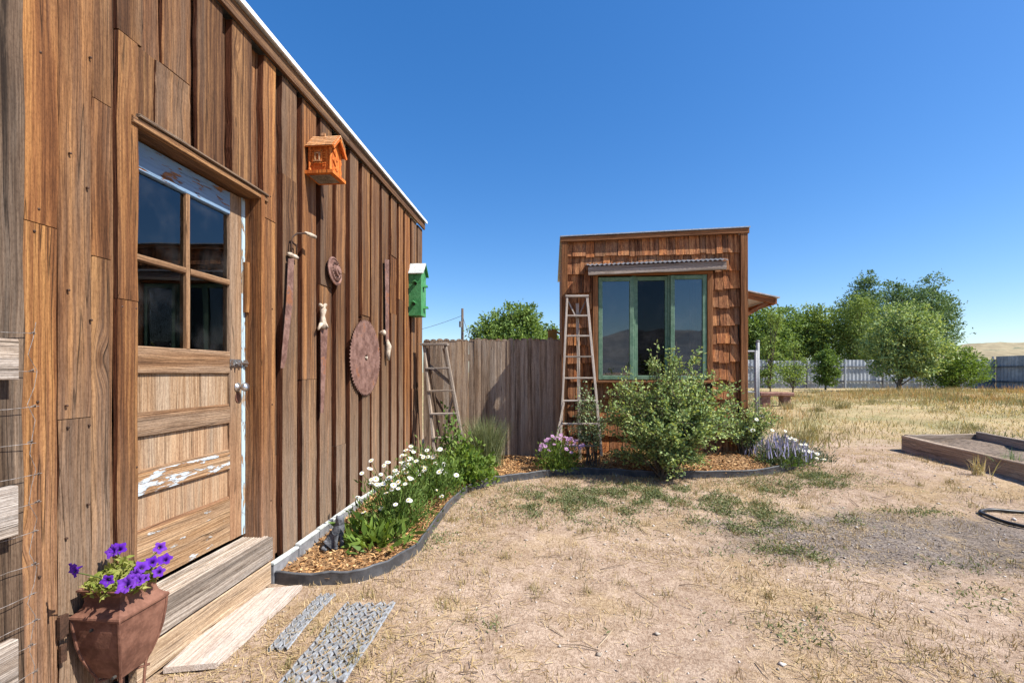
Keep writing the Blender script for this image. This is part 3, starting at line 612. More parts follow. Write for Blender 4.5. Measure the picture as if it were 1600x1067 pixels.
# pulley-like iron disc
c = onX(516, 424, XB); c.x = XB+.012
pd = thing('iron_disc', 'small rusty stepped iron wheel hub hung above the saws', 'wheel hub', c)
b = MB(); mt_ = Matrix.Rotation(R(84), 3, 'Y'); b.lathe([(.0, -.004), (.110, 0), (.113, .010), (.10, .016), (.094, .009), (.082, .010), (.077, .022), (.058, .024), (.054, .016), (.044, .018), (.040, .036), (.026, .040), (.022, .05), (.0, .052)], 26, c+Vector((.02, 0, 0)), mt_); b.build('hub', 'rust_blade', pd)
for k in range(18):
    a = 2*math.pi*k/18; b = MB(); b.lathe([(.006, 0), (.004, .005)], 6, c+Vector((.02, 0, 0))+mt_ @ Vector((.066*math.cos(a), .066*math.sin(a), .024)), mt_); b.build('rivet', 'dark_iron', pd)
def blade(par, pts, th=.003, mat='rust_blade', name='blade'):
    b = MB(); b.prism([tuple(p) for p in pts], (th, 0, 0)); return b.build(name, mat, par)
# saw with crank handle
def pw(px, py, dx=0.): q = onX(px, py, XB+.03); q.x = XB+.03+dx; return q
s1 = thing('hand_saw', 'long tapered rusty saw with crank handle nearest the door', 'saw', pw(455, 400))
blade(s1, [pw(450, 404), pw(459, 404), pw(457, 470), pw(447, 560), pw(443, 575), pw(438, 575), pw(447, 470)])
b = MB(); b.lathe([(.010, -.055), (.015, -.03), (.013, .0), (.016, .03), (.011, .055)], 10, pw(458, 400), Matrix.Rotation(R(90), 3, 'X') @ Matrix.Rotation(.0, 3, 'Y')); b.build('grip', 'bone_wood', s1, None, True)
b = MB(); b.tube([pw(455, 400), pw(455, 380), pw(456, 370, .005), pw(460, 365, .02), pw(468, 365, .05)], .006, 7); b.tube([pw(463, 397), pw(463, 383), pw(459, 380)], .005, 6); b.build('crank', 'dark_iron', s1, None, True)
b = MB(); b.tube([pw(467, 364, .045), pw(473, 367, .05), pw(480, 371, .06)], [.009, .015, .013], 9); b.build('crank_grip', 'bone_wood', s1, None, True)
# saw with carved handle
s2 = thing('hand_saw', 'rusty hand saw with pale carved handle beside the round blade', 'saw', pw(503, 500))
blade(s2, [pw(500.5, 508), pw(512, 508), pw(509, 570), pw(505, 645), pw(500.5, 645), pw(501, 570)])
b = MB(); b.tube([pw(502, 513, .004), pw(503, 503, .008), pw(502, 493, .012), pw(503, 484, .01), pw(502, 478, .008)], [.03, .026, .016, .026, .016], 9)
b.tube([pw(502, 480, .01), pw(498, 476, .01)], [.016, .013], 7); b.tube([pw(503, 480, .01), pw(507, 476, .01)], [.016, .013], 7); b.tube([pw(500, 506, .01), pw(495, 515, .01)], [.016, .008], 7); b.tube([pw(506, 506, .01), pw(510, 512, .01)], [.014, .008], 7)
b.build('handle', 'bone_wood', s2, None, True)
# narrow long saw
s3 = thing('hand_saw', 'narrow upright rusty saw with pale handle right of the round blade', 'saw', pw(605, 530))
blade(s3, [pw(601, 406), pw(607.5, 406), pw(607.5, 533), pw(602.5, 533)])
b = MB(); b.tube([pw(604.5, 531, .004), pw(606, 541, .008), pw(605, 552, .008), pw(606, 563, .004)], [.014, .032, .026, .018], 9); b.build('handle', 'bone_wood', s3, None, True)
b = MB(); b.lathe([(.012, -.02), (.02, 0), (.03, .02), (.03, .035), (.012, .045)], 9, pw(596, 520), Matrix.Rotation(R(90), 3, 'Y')); tag(b.build('wall_peg', 'bone_wood', None, pw(596, 520), True), 'small pale wooden peg knob between round blade and narrow saw', 'peg')

# ================================================================== PICKET FENCE
YF = 6.16
fe = thing('picket_fence', 'weathered grey-brown board fence between the barn and the small shed', 'fence', (-.8, YF, .1))
x = -1.74; k = 0
while x < .10:
    wd = random.uniform(.082, .098); top = 1.755+random.uniform(-.012, .012); x1 = min(x+wd, .125)
    beam('picket', 'fence_wood', fe, ((x+x1)/2, YF+random.uniform(-.006, .006), .08), ((x+x1)/2+random.uniform(-.005, .005), YF+random.uniform(-.005, .005), top-.025), x1-x, .018, (1, 0, 0), 5, .0025)
    b = MB(); n_ = 6; hw = (x1-x)/2*.96; b.prism([(hw*math.cos(math.pi*i/n_)+(x+x1)/2, YF-.009, top-.026+.028*math.sin(math.pi*i/n_)) for i in range(n_+1)], (0, .018, 0)); b.build('picket_tip', 'fence_wood', fe, ((x+x1)/2, YF, top))
    x = x1-.003
for zz in (.4, 1.5): beam('rail', 'fence_wood', fe, (-1.74, YF+.032, zz), (.12, YF+.032, zz), .09, .035, (0, 0, 1))
beam('post', 'fence_wood', fe, (-1.66, YF+.09, 0), (-1.66, YF+.09, 1.7), .09, .09, (1, 0, 0))

# ================================================================== SHED
XL, XR, YS = .135, 2.425, 6.0
sh = thing('garden_shed', 'small flat-roofed shed clad in reddish wood shingles with green window', 'shed', (1.28, 7.0, .1))
def zt(x): return 3.035+.06*(x-XL)/(XR-XL)
WX0, WX1, WZ0, WZ1 = onY(927, 500, YS).x, onY(1110, 500, YS).x, 1.20, 2.54
def spanel(name, mat, x0, x1, z0, z1, y0, y1): b = MB(); b.box(((x0+x1)/2, (y0+y1)/2, (z0+z1)/2), (x1-x0, y1-y0, z1-z0)); return b.build(name, mat, sh, ((x0+x1)/2, (y0+y1)/2, (z0+z1)/2))
spanel('sheathing', 'dark_room', XL+.01, WX0, .05, 2.98, YS+.02, YS+.05); spanel('sheathing', 'dark_room', WX1, XR-.01, .05, 2.98, YS+.02, YS+.05)
spanel('sheathing', 'dark_room', WX0+.001, WX1-.001, .05, WZ0, YS+.02, YS+.05); spanel('sheathing', 'dark_room', WX0+.001, WX1-.001, WZ1, 2.98, YS+.02, YS+.05)
spanel('side_wall', 'shingle_wood', XL+.005, XL+.04, .05, 3.0, YS+.051, 8.3); spanel('side_wall', 'shingle_wood', XR-.04, XR-.005, .05, 3.0, YS+.051, 8.3); spanel('rear_wall', 'dark_room', XL+.041, XR-.041, .05, 3.0, 8.25, 8.3); spanel('shed_floor', 'dark_room', XL+.041, XR-.041, .06, .12, YS+.051, 8.24)
b = MB(); rz = [(XL-.03, zt(XL)+.005), (XR+.03, zt(XR)+.005)]
b.add([(rz[0][0], YS-.06, rz[0][1]), (rz[1][0], YS-.06, rz[1][1]), (rz[1][0], 8.4, rz[1][1]-.1), (rz[0][0], 8.4, rz[0][1]-.1)]+[(rz[0][0], YS-.06, rz[0][1]+.014), (rz[1][0], YS-.06, rz[1][1]+.014), (rz[1][0], 8.4, rz[1][1]-.086), (rz[0][0], 8.4, rz[0][1]-.086)],
      [(3, 2, 1, 0), (4, 5, 6, 7), (0, 1, 5, 4), (1, 2, 6, 5), (2, 3, 7, 6), (3, 0, 4, 7)]); b.build('roof_sheet', 'galvanized', sh)
beam('fascia', 'shed_trim_wood', sh, (XL-.02, YS-.03, zt(XL)-.03), (XR+.02, YS-.03, zt(XR)-.03), .058, .04, (0, 0, 1), 5, .002)
beam('corner_trim', 'shed_trim_wood', sh, (XL+.03, YS-.012, .05), (XL+.03, YS-.012, zt(XL)-.062), .075, .06, (1, 0, 0), 6, .002)
beam('corner_trim', 'shed_trim_wood', sh, (XR-.035, YS-.012, .05), (XR-.035, YS-.012, zt(XR)-.062), .085, .06, (1, 0, 0), 6, .002)
beam('corner_trim', 'shed_trim_wood', sh, (XR+.002, YS+.06, .05), (XR+.002, YS+.06, zt(XR)-.062), .08, .03, (0, 1, 0), 4, .002)
# shingles: every one its own piece, courses lapping, butt ends proud
EXP = .229; zc = 2.785; course = 0
while zc > .02:
    x = XL+.07+random.uniform(-.05, 0)
    while x < XR-.08:
        wd = random.choice((.07, .09, .1, .12, .14, .16))*random.uniform(.9, 1.1); xa, xb = max(x, XL+.069), min(x+wd, XR-.079); x += wd
        top = zc+EXP+.06; bot = zc+random.uniform(-.012, .012)+.02*(xa-XL)/2.3
        if course == 0: top = zt(xa)-.03
        if xb-xa < .025: continue
        if bot > WZ1-.05 and bot < WZ1+.072 and xb > WX0-.03 and xa < WX1+.03: bot = WZ1+.072
        elif bot < WZ1+.05 and top > WZ0-.04:
            if xa > WX0-.015 and xb < WX1+.015: 
                if bot < WZ0-.1: top = min(top, WZ0-.035)
                elif top > WZ1+.2: bot = max(bot, WZ1+.012)
                else: continue
            elif xb > WX0-.012 and xa < WX0: xb = min(xb, WX0-.014) if top < WZ1+.3 else xb
            elif xa < WX1+.012 and xb > WX1: xa = max(xa, WX1+.014)
        if xb-xa < .02 or top-bot < .05: continue
        th = random.uniform(.012, .018); g_ = .003
        b = MB(); yb_ = YS+.018; lean = .034+random.uniform(0, .012)
        cx, cz = (xa+xb)/2, (top+bot)/2; j1, j2 = random.uniform(-.006, .006), random.uniform(-.006, .006)
        b.add([(xa+g_, yb_-lean, bot+j1), (xb-g_, yb_-lean, bot+j2), (xb-g_, yb_-.004, top), (xa+g_, yb_-.004, top), (xa+g_, yb_-lean+th+.004, bot+j1), (xb-g_, yb_-lean+th+.004, bot+j2), (xb-g_, yb_, top), (xa+g_, yb_, top)],
              [(0, 1, 2, 3), (5, 4, 7, 6), (0, 4, 5, 1), (1, 5, 6, 2), (2, 6, 7, 3), (3, 7, 4, 0)])
        b.build('shingle', 'shingle_wood', sh, (cx, YS, cz))
    zc -= EXP; course += 1
# window
def wpt(px): return onY(px, 500, YS-.03).x
win = beam('window', 'shed_trim_wood', sh, (WX0-.01, YS-.03, WZ1+.03), (WX1+.01, YS-.03, WZ1+.03), .075, .06, (0, 0, 1), 4, .002)
def wsub(o):
    rw = win.rotation_euler.to_matrix().inverted(); m_ = o.rotation_euler.to_matrix(); wl = WL[o.name]; o.parent = win
    o.location = rw @ (wl-WL[win.name]); o.rotation_euler = (rw @ m_).to_euler(); return o
wsub(beam('frame', 'shed_trim_wood', None, (WX0+.022, YS-.03, WZ0), (WX0+.022, YS-.03, WZ1-.009), .066, .06, (1, 0, 0), 4, .002)); wsub(beam('frame', 'shed_trim_wood', None, (WX1-.022, YS-.03, WZ0), (WX1-.022, YS-.03, WZ1-.009), .066, .06, (1, 0, 0), 4, .002))
wsub(beam('sill', 'shed_trim_wood', None, (WX0-.03, YS-.045, WZ0-.016), (WX1+.03, YS-.045, WZ0-.016), .1, .03, (0, 1, 0), 4, .002))
cx0, cx1 = WX0+.057, WX1-.057; third = (cx1-cx0)/3
for k in range(3):
    a, c_ = cx0+k*third+.004, cx0+(k+1)*third-.004; yd = YS-.035 if k != 1 else YS+.012; z0, z1 = WZ0+.012, WZ1-.018; wd = .05
    if k == 0: z1 -= .01
    for p0, p1, wdir in (((a+wd/2, yd, z0), (a+wd/2, yd, z1), (1, 0, 0)), ((c_-wd/2, yd, z0), (c_-wd/2, yd, z1), (1, 0, 0)), ((a+wd, yd, z0+wd/2), (c_-wd, yd, z0+wd/2), (0, 0, 1)), ((a+wd, yd, z1-wd/2), (c_-wd, yd, z1-wd/2), (0, 0, 1))):
        wsub(beam('casement', 'green_frame', None, p0, p1, wd, .035, wdir))
    if True:
        b = MB(); b.box(((a+c_)/2, yd+.004, (z0+z1)/2), (c_-a-2*wd+.01, .004, z1-z0-2*wd+.01)); wsub(b.build('pane', 'shed_glass' if k != 1 else 'screen_glass', None, ((a+c_)/2, yd, (z0+z1)/2)))
wsub(beam('mullion', 'green_frame', None, (cx0+third, YS+.0, WZ0+.005), (cx0+third, YS+.0, WZ1-.012), .045, .04, (1, 0, 0))); wsub(beam('mullion', 'green_frame', None, (cx0+2*third, YS+.0, WZ0+.005), (cx0+2*third, YS+.0, WZ1-.012), .045, .04, (1, 0, 0)))
# awning over the window
ax0, ax1 = onY(919, 420, YS-.12).x, onY(1134, 415, YS-.12).x; za0, za1 = onY(919, 424, YS-.12).z, onY(1134, 415, YS-.12).z
aw = beam('awning', 'grey_wood', sh, (ax0, YS-.13, za0), (ax1, YS-.13, za1), .105, .035, (0, 0, 1), 6, .003)
b = MB(); n_ = 120; V = []
for i in range(n_+1):
    f_ = i/n_; xx = ax0-.015+(ax1-ax0+.03)*f_; zz = za0+.066+(za1-za0)*f_+.009*math.sin(i*math.pi/2)
    V += [(xx, YS-.165, zz), (xx, YS+.0, zz+.05), (xx, YS-.165, zz-.003), (xx, YS+.0, zz+.047)]
b.add(V, [q for i in range(n_) for q in ((4*i, 4*i+4, 4*i+5, 4*i+1), (4*i+2, 4*i+3, 4*i+7, 4*i+6), (4*i, 4*i+2, 4*i+6, 4*i+4))]); b.build('awning_sheet', 'galvanized', sh)
# side awning on the right wall
beam('side_awning', 'shed_trim_wood', sh, (XR+.0, 6.35, 2.36), (XR+.50, 6.35, 2.24), .075, .04, (0, 0, 1)); beam('side_awning', 'shed_trim_wood', sh, (XR+.0, 7.6, 2.36), (XR+.50, 7.6, 2.24), .075, .04, (0, 0, 1))
beam('side_awning', 'shed_trim_wood', sh, (XR+.51, 6.33, 2.235), (XR+.51, 7.62, 2.235), .07, .03, (0, 0, 1))
b = MB(); b.add([(XR, 6.3, 2.405), (XR+.55, 6.3, 2.275), (XR+.55, 7.65, 2.275), (XR, 7.65, 2.405), (XR, 6.3, 2.42), (XR+.55, 6.3, 2.29), (XR+.55, 7.65, 2.29), (XR, 7.65, 2.42)], [(3, 2, 1, 0), (4, 5, 6, 7), (0, 1, 5, 4), (1, 2, 6, 5), (2, 3, 7, 6), (3, 0, 4, 7)]); b.build('awning_roof', 'white_metal', sh)
beam('awning_brace', 'shed_trim_wood', sh, (XR, 6.37, 1.98), (XR+.42, 6.37, 2.22), .05, .04, (0, 0, 1))
# things inside the shed window
ch = thing('indoor_shelf', 'faint white rack seen inside the dark middle shed window', 'rack', (1.5, 7.2, .12))
beam('upright', 'white_board', ch, (1.32, 7.2, .12), (1.32, 7.2, 1.45), .03, .03, (1, 0, 0)); beam('upright', 'white_board', ch, (1.52, 7.2, .12), (1.52, 7.2, 1.45), .03, .03, (1, 0, 0)); beam('crossbar', 'white_board', ch, (1.33, 7.2, 1.43), (1.51, 7.2, 1.43), .03, .03, (0, 0, 1))

# ================================================================== LADDERS
YA = 5.75
la = thing('stepladder', 'old grey wooden stepladder standing by the barn corner', 'ladder', (-1.45, YA, .13))
def P_(px, py, Y): return onY(px, py, Y)
tl, tr = P_(663, 540, YA+.0), P_(696, 540, YA+.0); bl = P_(681, 724, YA-.22); br = P_(729, 722, YA-.22)
beam('side_rail', 'grey_wood', la, bl, tl, .03, .06, (1, 0, 0), 4, .001); beam('side_rail', 'grey_wood', la, br, tr, .03, .06, (1, 0, 0), 4, .001)
beam('top_cap', 'grey_wood', la, P_(658, 538, YA), P_(700, 538, YA), .13, .025, (0, 1, 0), 3, .001)
for f_ in (.80, .605, .41, .21): beam('tread', 'grey_wood', la, bl.lerp(tl, f_), br.lerp(tr, f_), .09, .022, (0, 1, 0), 2, .001)
rl, rr = Vector((bl.x-.02, YA+.30, .1)), Vector((br.x-.10, YA+.30, .1))
t1, t2 = tl+Vector((.02, .04, -.03)), tr+Vector((-.03, .04, -.03))
beam('rear_leg', 'old_post_wood', la, rl, t1, .03, .04, (1, 0, 0)); beam('rear_leg', 'grey_wood', la, rr, t2, .03, .04, (1, 0, 0))
beam('brace', 'grey_wood', la, rl.lerp(t1, .15), rr.lerp(t2, .6), .03, .015, (1, 0, 0)); beam('brace', 'old_post_wood', la, rr.lerp(t2, .15), rl.lerp(t1, .6), .03, .015, (1, 0, 0)); beam('brace', 'grey_wood', la, rl.lerp(t1, .85), rr.lerp(t2, .7), .05, .015, (0, 0, 1))
lb = thing('orchard_ladder', 'tall narrow wooden orchard ladder leaning on the shed left of its window', 'ladder', (1.0, 5.6, .13))
def lad(px, py): f_ = (py-463)/(712-463); return onY(px, py, 5.90-.32*f_)
TL, TR, BL, BR = lad(886, 464), lad(917, 464), lad(875, 712), lad(940, 712)
beam('side_rail', 'ladder_wood', lb, BL, TL, .028, .05, (1, 0, 0), 4, .001); beam('side_rail', 'ladder_wood', lb, BR, TR, .028, .05, (1, 0, 0), 4, .001)
beam('top_cap', 'ladder_wood', lb, lad(883.5, 463), lad(919.5, 463), .07, .024, (0, 1, 0))
for py in (495, 527.5, 560.5, 594, 629, 664, 697): f_ = (712-py)/(712-464); beam('rung', 'ladder_wood', lb, BL.lerp(TL, f_), BR.lerp(TR, f_), .05, .02, (0, 1, 0), 2, .001)
beam('rear_pole', 'ladder_wood', lb, Vector((onY(906, 700, 5.93).x, 5.93, .12)), Vector((onY(902, 470, 5.93).x, 5.93, 2.18)), .04, .03, (1, 0, 0))
beam('brace', 'grey_wood', lb, lad(888, 470)+Vector((0, .03, 0)), lad(901, 497)+Vector((0, .03, 0)), .018, .012, (1, 0, 0)); beam('brace', 'grey_wood', lb, lad(915, 470)+Vector((0, .03, 0)), lad(903, 497)+Vector((0, .03, 0)), .018, .012, (1, 0, 0))
beam('foot_stay', 'ladder_wood', lb, lad(871, 690)+Vector((-.02, -.02, 0)), lad(881, 628)+Vector((-.0, -.025, 0)), .025, .02, (1, 0, 0))

# ================================================================== BED, EDGING, MULCH
epx = [(431, 911), (472, 914), (533, 912), (571, 906), (616, 888), (651, 865), (667, 843), (683, 821), (702, 795), (718, 779), (740, 766), (769, 757), (800, 752), (831, 748), (889, 742), (936, 742), (990, 745), (1038, 747), (1085, 747), (1164, 745), (1226, 738), (1256, 724), (1262, 708)]
epts = []
for px, py in epx:
    q = onZ(px, py, .03)
    for _ in range(4): q = onZ(px, py, g1(q.x, q.y))
    epts.append(q)
fine = []
for i in range(len(epts)-1):
    p0, p1, p2, p3 = epts[max(0, i-1)], epts[i], epts[i+1], epts[min(len(epts)-1, i+2)]
    for k in range(4):
        t_ = k/4; fine.append(.5*((2*p1)+(p2-p0)*t_+(2*p0-5*p1+4*p2-p3)*t_*t_+(3*p1-p0-3*p2+p3)*t_**3))
fine.append(epts[-1])
b = MB(); V = []; n_ = len(fine); hj = [random.uniform(.068, .088) for _ in fine]
for i, p in enumerate(fine):
    d = (fine[min(i+1, n_-1)]-fine[max(i-1, 0)]); d.z = 0; d.normalize(); nrm = Vector((-d.y, d.x, 0)); z0 = g1(p.x, p.y)
    h = .5*hj[i]+.5*hj[max(0, i-1)]
    for o_, z_ in ((-.006, -.03), (-.006, h-.01), (-.010, h-.004), (0, h+.004), (.010, h-.004), (.006, h-.01), (.006, -.03)): V.append(Vector((p.x, p.y, z0+z_))+nrm*o_)
b.add(V, [(i*7+j, i*7+7+j, i*7+8+j, i*7+1+j) for i in range(n_-1) for j in range(6)])
ed = b.build('garden_edging', 'black_plastic', None, fine[0], True); tag(ed, 'black plastic garden edging curving around the mulched flower bed', 'edging')
poly = [(p.x, p.y) for p in fine]+[(2.6, 6.02), (-1.71, 6.1), (-1.71, 2.72)]
PX = np.array(poly)
def inside(x, y):
    c = np.zeros(x.shape, bool); j = len(PX)-1
    for i in range(len(PX)):
        xi, yi = PX[i]; xj, yj = PX[j]
        c ^= ((yi > y) != (yj > y)) & (x < (xj-xi)*(y-yi)/(yj-yi+1e-12)+xi); j = i
    return c
fx = np.array([p.x for p in fine]); fy = np.array([p.y for p in fine])
def dedge(x, y):
    d = np.full(x.shape, 9.)
    for a, c in zip(fx, fy): d = np.minimum(d, (x-a)**2+(y-c)**2)
    return np.sqrt(d)
st = .03; ax = np.arange(-1.72, 4.2, st); ay = np.arange(2.6, 6.3, st); AX, AY = np.meshgrid(ax, ay, indexing='ij')
def mz(x, y): return G(x, y)+.12*sm(5.5, 5.8, np.asarray(y))*sm(.2, .9, np.asarray(x))*(1-sm(2.2, 2.8, np.asarray(x)))+.035+.025*(vn(x, y, 3, 8)-.3)+.012*vn(x, y, 25, 9)
ins = (inside(AX+st/2, AY+st/2) & (dedge(AX+st/2, AY+st/2) > .022))[:-1, :-1]; nyy = AX.shape[1]; I, J = np.nonzero(ins); b0 = I*nyy+J
me = np_mesh('mulch_bed', np.stack([AX, AY, mz(AX, AY)], -1).reshape(-1, 3), np.stack([b0, b0+nyy, b0+nyy+1, b0+1], 1))
t = T('mulch'); n1 = t.noise(t.pos(), 40, 4, .7); n2 = t.noise(t.pos(), 3, 3); M['mulch'] = t.done(t.pbr(t.mix(t.sstep(n1, .35, .65), (.10, .05, .025), t.mix(n2, (.34, .19, .085), (.42, .27, .14))), .95, t.bump(n1, 1., .02), spec=.1))
tag(mesh_obj('mulch_bed', me, 'mulch', None, (0, 0, 0), None, True), kind='structure')
def scatter(n, x0, x1, y0, y1, fn):
    x = rng.uniform(x0, x1, n); y = rng.uniform(y0, y1, n); k = fn(x, y) > rng.random(n); return x[k], y[k]
def stuff(name, mat, V, Fc, label, cat, base=(0, 0, 0)):
    o = mesh_obj(name, np_mesh(name, V, Fc), mat, None, base); tag(o, label, cat, None, 'stuff'); return o
x, y = scatter(60000, -1.7, 4.0, 2.6, 6.2, lambda x, y: inside(x, y)*(dedge(x, y) > .045))
n_ = len(x); P = np.stack([x, y, mz(x, y)+rng.uniform(.002, .016, n_)], 1); D = rdir(n_); D[:, 2] *= .35
V, Fc = leaves(P, D, rng.uniform(.015, .055, n_), rng.uniform(.006, .018, n_), .1); stuff('wood_chips', 'chips', V, Fc, 'loose orange-brown wood chip mulch covering the flower bed', 'mulch')

# ================================================================== PLANTER AND PETUNIAS
x0, x1, y0, y1 = XB+.02, -1.545, 1.525, 1.735
pl = thing('rusty_planter', 'rusty tapered iron hopper used as planter beside the door step', 'planter', ((x0+x1)/2, 1.63, 0))
cx, cy = (x0+x1)/2, (y0+y1)/2; hx, hy = (x1-x0)/2, (y1-y0)/2
def ring(sc, z, sx=0.): return [(cx-hx*sc, cy-hy*sc, z), (cx+hx*sc, cy-hy*sc, z), (cx+hx*sc, cy+hy*sc, z), (cx-hx*sc, cy+hy*sc, z)]
b = MB(); prof = [(.50, .165), (.62, .20), (.78, .25), (.88, .30), (.95, .36), (.975, .405)]
rings = [ring(s_, z_) for s_, z_ in prof]; V = [q for r_ in rings for q in r_]
b.add(V, [(i*4+j, i*4+(j+1) % 4, i*4+4+(j+1) % 4, i*4+4+j) for i in range(len(prof)-1) for j in range(4)]+[(3, 2, 1, 0)]); b.build('hopper', 'rust', pl)
b = MB(); prof = [(.985, .400), (1.03, .402), (1.045, .409), (1.03, .416), (.90, .426), (.79, .44), (.745, .458), (.75, .478), (.82, .494), (.90, .500), (.91, .505), (.88, .508), (.74, .49), (.70, .45)]
rings = [ring(s_, z_) for s_, z_ in prof]; b.add([q for r_ in rings for q in r_], [(i*4+j, i*4+(j+1) % 4, i*4+4+(j+1) % 4, i*4+4+j) for i in range(len(prof)-1) for j in range(4)]); b.build('rim', 'rust', pl)
b = MB(); b.add(ring(.735, .478), [(0, 1, 2, 3)]); b.build('potting_soil', 'soil', pl)
for sx, sy in ((-1, -1), (1, -1), (1, 1), (-1, 1)):
    b = MB(); b.tube([(cx+sx*hx*k_, cy+sy*hy*k_, z_) for k_, z_ in ((.98, .402), (.955, .36), (.885, .30), (.785, .25), (.625, .20), (.505, .165), (.47, .10), (.47, -.01))], .0055, 6); b.build('leg', 'rust', pl)
b = MB(); b.tube([(cx-hx*.5, cy-hy*.5, .15), (cx+hx*.6, cy+hy*.6, .15)], .005, 6); b.tube([(cx+hx*.6, cy-hy*.6, .15), (cx-hx*.5, cy+hy*.6, .15)], .005, 6); b.build('cross_bar', 'rust', pl)
for q in ((x1-.012, y0+.026, .385), (x0+.08, y0+.004, .37), (x1-.03, y0+.01, .2)):
    b = MB(); b.lathe([(.0055, -.006), (.0055, .006)], 8, q, Matrix.Rotation(R(90), 3, 'X' if q[1] < y0+.02 else 'Y')); b.build('rust_hole', 'dark_room', pl)
b = MB(); b.box((XB+.018, 1.50, .395), (.012, .03, .08)); b.box((XB+.018, 1.50, .30), (.01, .02, .06)); b.build('bracket', 'dark_iron', pl)
pt = thing('petunia_plant', 'purple petunias and lime green foliage growing in the rusty planter', 'flowers', (cx, cy, .46))
n_ = 1050; a = rng.uniform(0, 6.28, n_); r_ = np.sqrt(rng.random(n_)); P = np.stack([cx+r_*np.cos(a)*.105, cy+r_*np.sin(a)*.10, .485+rng.random(n_)*.10*(1.2-r_)], 1); D = rdir(n_, .35)
V, Fc = leaves(P, D, .028, .015); mesh_obj('foliage', np_mesh('foliage', V-np.array([cx, cy, .46]), Fc), 'leaf_lime', pt, (cx, cy, .46))
b = MB(); ns = 25; prof = [(.003, -.03, 0), (.006, -.014, 0), (.012, -.003, .1), (.022, .003, .12), (.030, .002, .2)]
V = [(rr_*(1+k_*math.cos(5*2*math.pi*j/ns))*math.cos(2*math.pi*j/ns), rr_*(1+k_*math.cos(5*2*math.pi*j/ns))*math.sin(2*math.pi*j/ns), z_+.004*math.cos(10*math.pi*j/ns*2)*(rr_ > .02)) for rr_, z_, k_ in prof for j in range(ns)]
b.add(V, [(i*ns+j, i*ns+(j+1) % ns, i*ns+ns+(j+1) % ns, i*ns+ns+j) for i in range(len(prof)-1) for j in range(ns)])
src = None
for px, py, dep, ti in ((196, 918, 1.62, .6), (238, 882, 1.80, .5), (222, 890, 1.76, .3), (212, 903, 1.70, .9), (226, 908, 1.70, .5), (206, 912, 1.66, .7), (250, 860, 1.84, .9), (258, 878, 1.84, .4), (168, 912, 1.60, 1.1), (116, 895, 1.56, 1.3), (175, 866, 1.78, .7), (186, 862, 1.80, .5), (215, 912, 1.66, .5), (248, 898, 1.78, .6)):
    q = atd(px, py, dep); rot = Euler((R(60)*ti+.3, random.uniform(-.3, .5), random.uniform(-.4, .9)))
    q.z += .012
    if src is None: src = b.build('flower', 'petal_purple', pt, (0, 0, 0), True); src.location = q-WL[pt.name]; src.rotation_euler = rot
    else: copy_to(src, pt, q, rot, [random.uniform(.52, .82)]*3)
    m2 = MB(); m2.tube([q-Vector((0, 0, .008)), (q+Vector((cx, cy, .49)))/2+Vector((0, 0, .0)), (cx+random.uniform(-.05, .05), cy+random.uniform(-.05, .05), .465)], .0022, 5); m2.build('stem', 'stem', pt)

# ================================================================== PLANK, GRATES
def gp(px, py, dz=0.):
    q = onZ(px, py, .02)
    for _ in range(4): q = onZ(px, py, g1(q.x, q.y)+dz)
    return q
b = MB(); cs = [gp(387, 921, .03), gp(473, 913, .03), gp(338, 1035, .035), gp(255, 1043, .035)]
n_ = 8; V = []
for i in range(n_+1):
    f_ = i/n_; l_ = cs[0].lerp(cs[3], f_); r2 = cs[1].lerp(cs[2], f_)
    for q in (l_, r2): q2 = q+Vector((random.uniform(-.004, .004), random.uniform(-.004, .004), 0)); V += [q2, q2-Vector((0, 0, .026))]
b.add(V, [q for i in range(n_) for q in ((4*i, 4*i+4, 4*i+6, 4*i+2), (4*i+1, 4*i+3, 4*i+7, 4*i+5), (4*i, 4*i+1, 4*i+5, 4*i+4), (4*i+2, 4*i+6, 4*i+7, 4*i+3))]+[(0, 2, 3, 1), (4*n_, 4*n_+1, 4*n_+3, 4*n_+2)])
o = b.build('ramp_plank', 'plank_wood', None, (cs[0]+cs[2])/2)
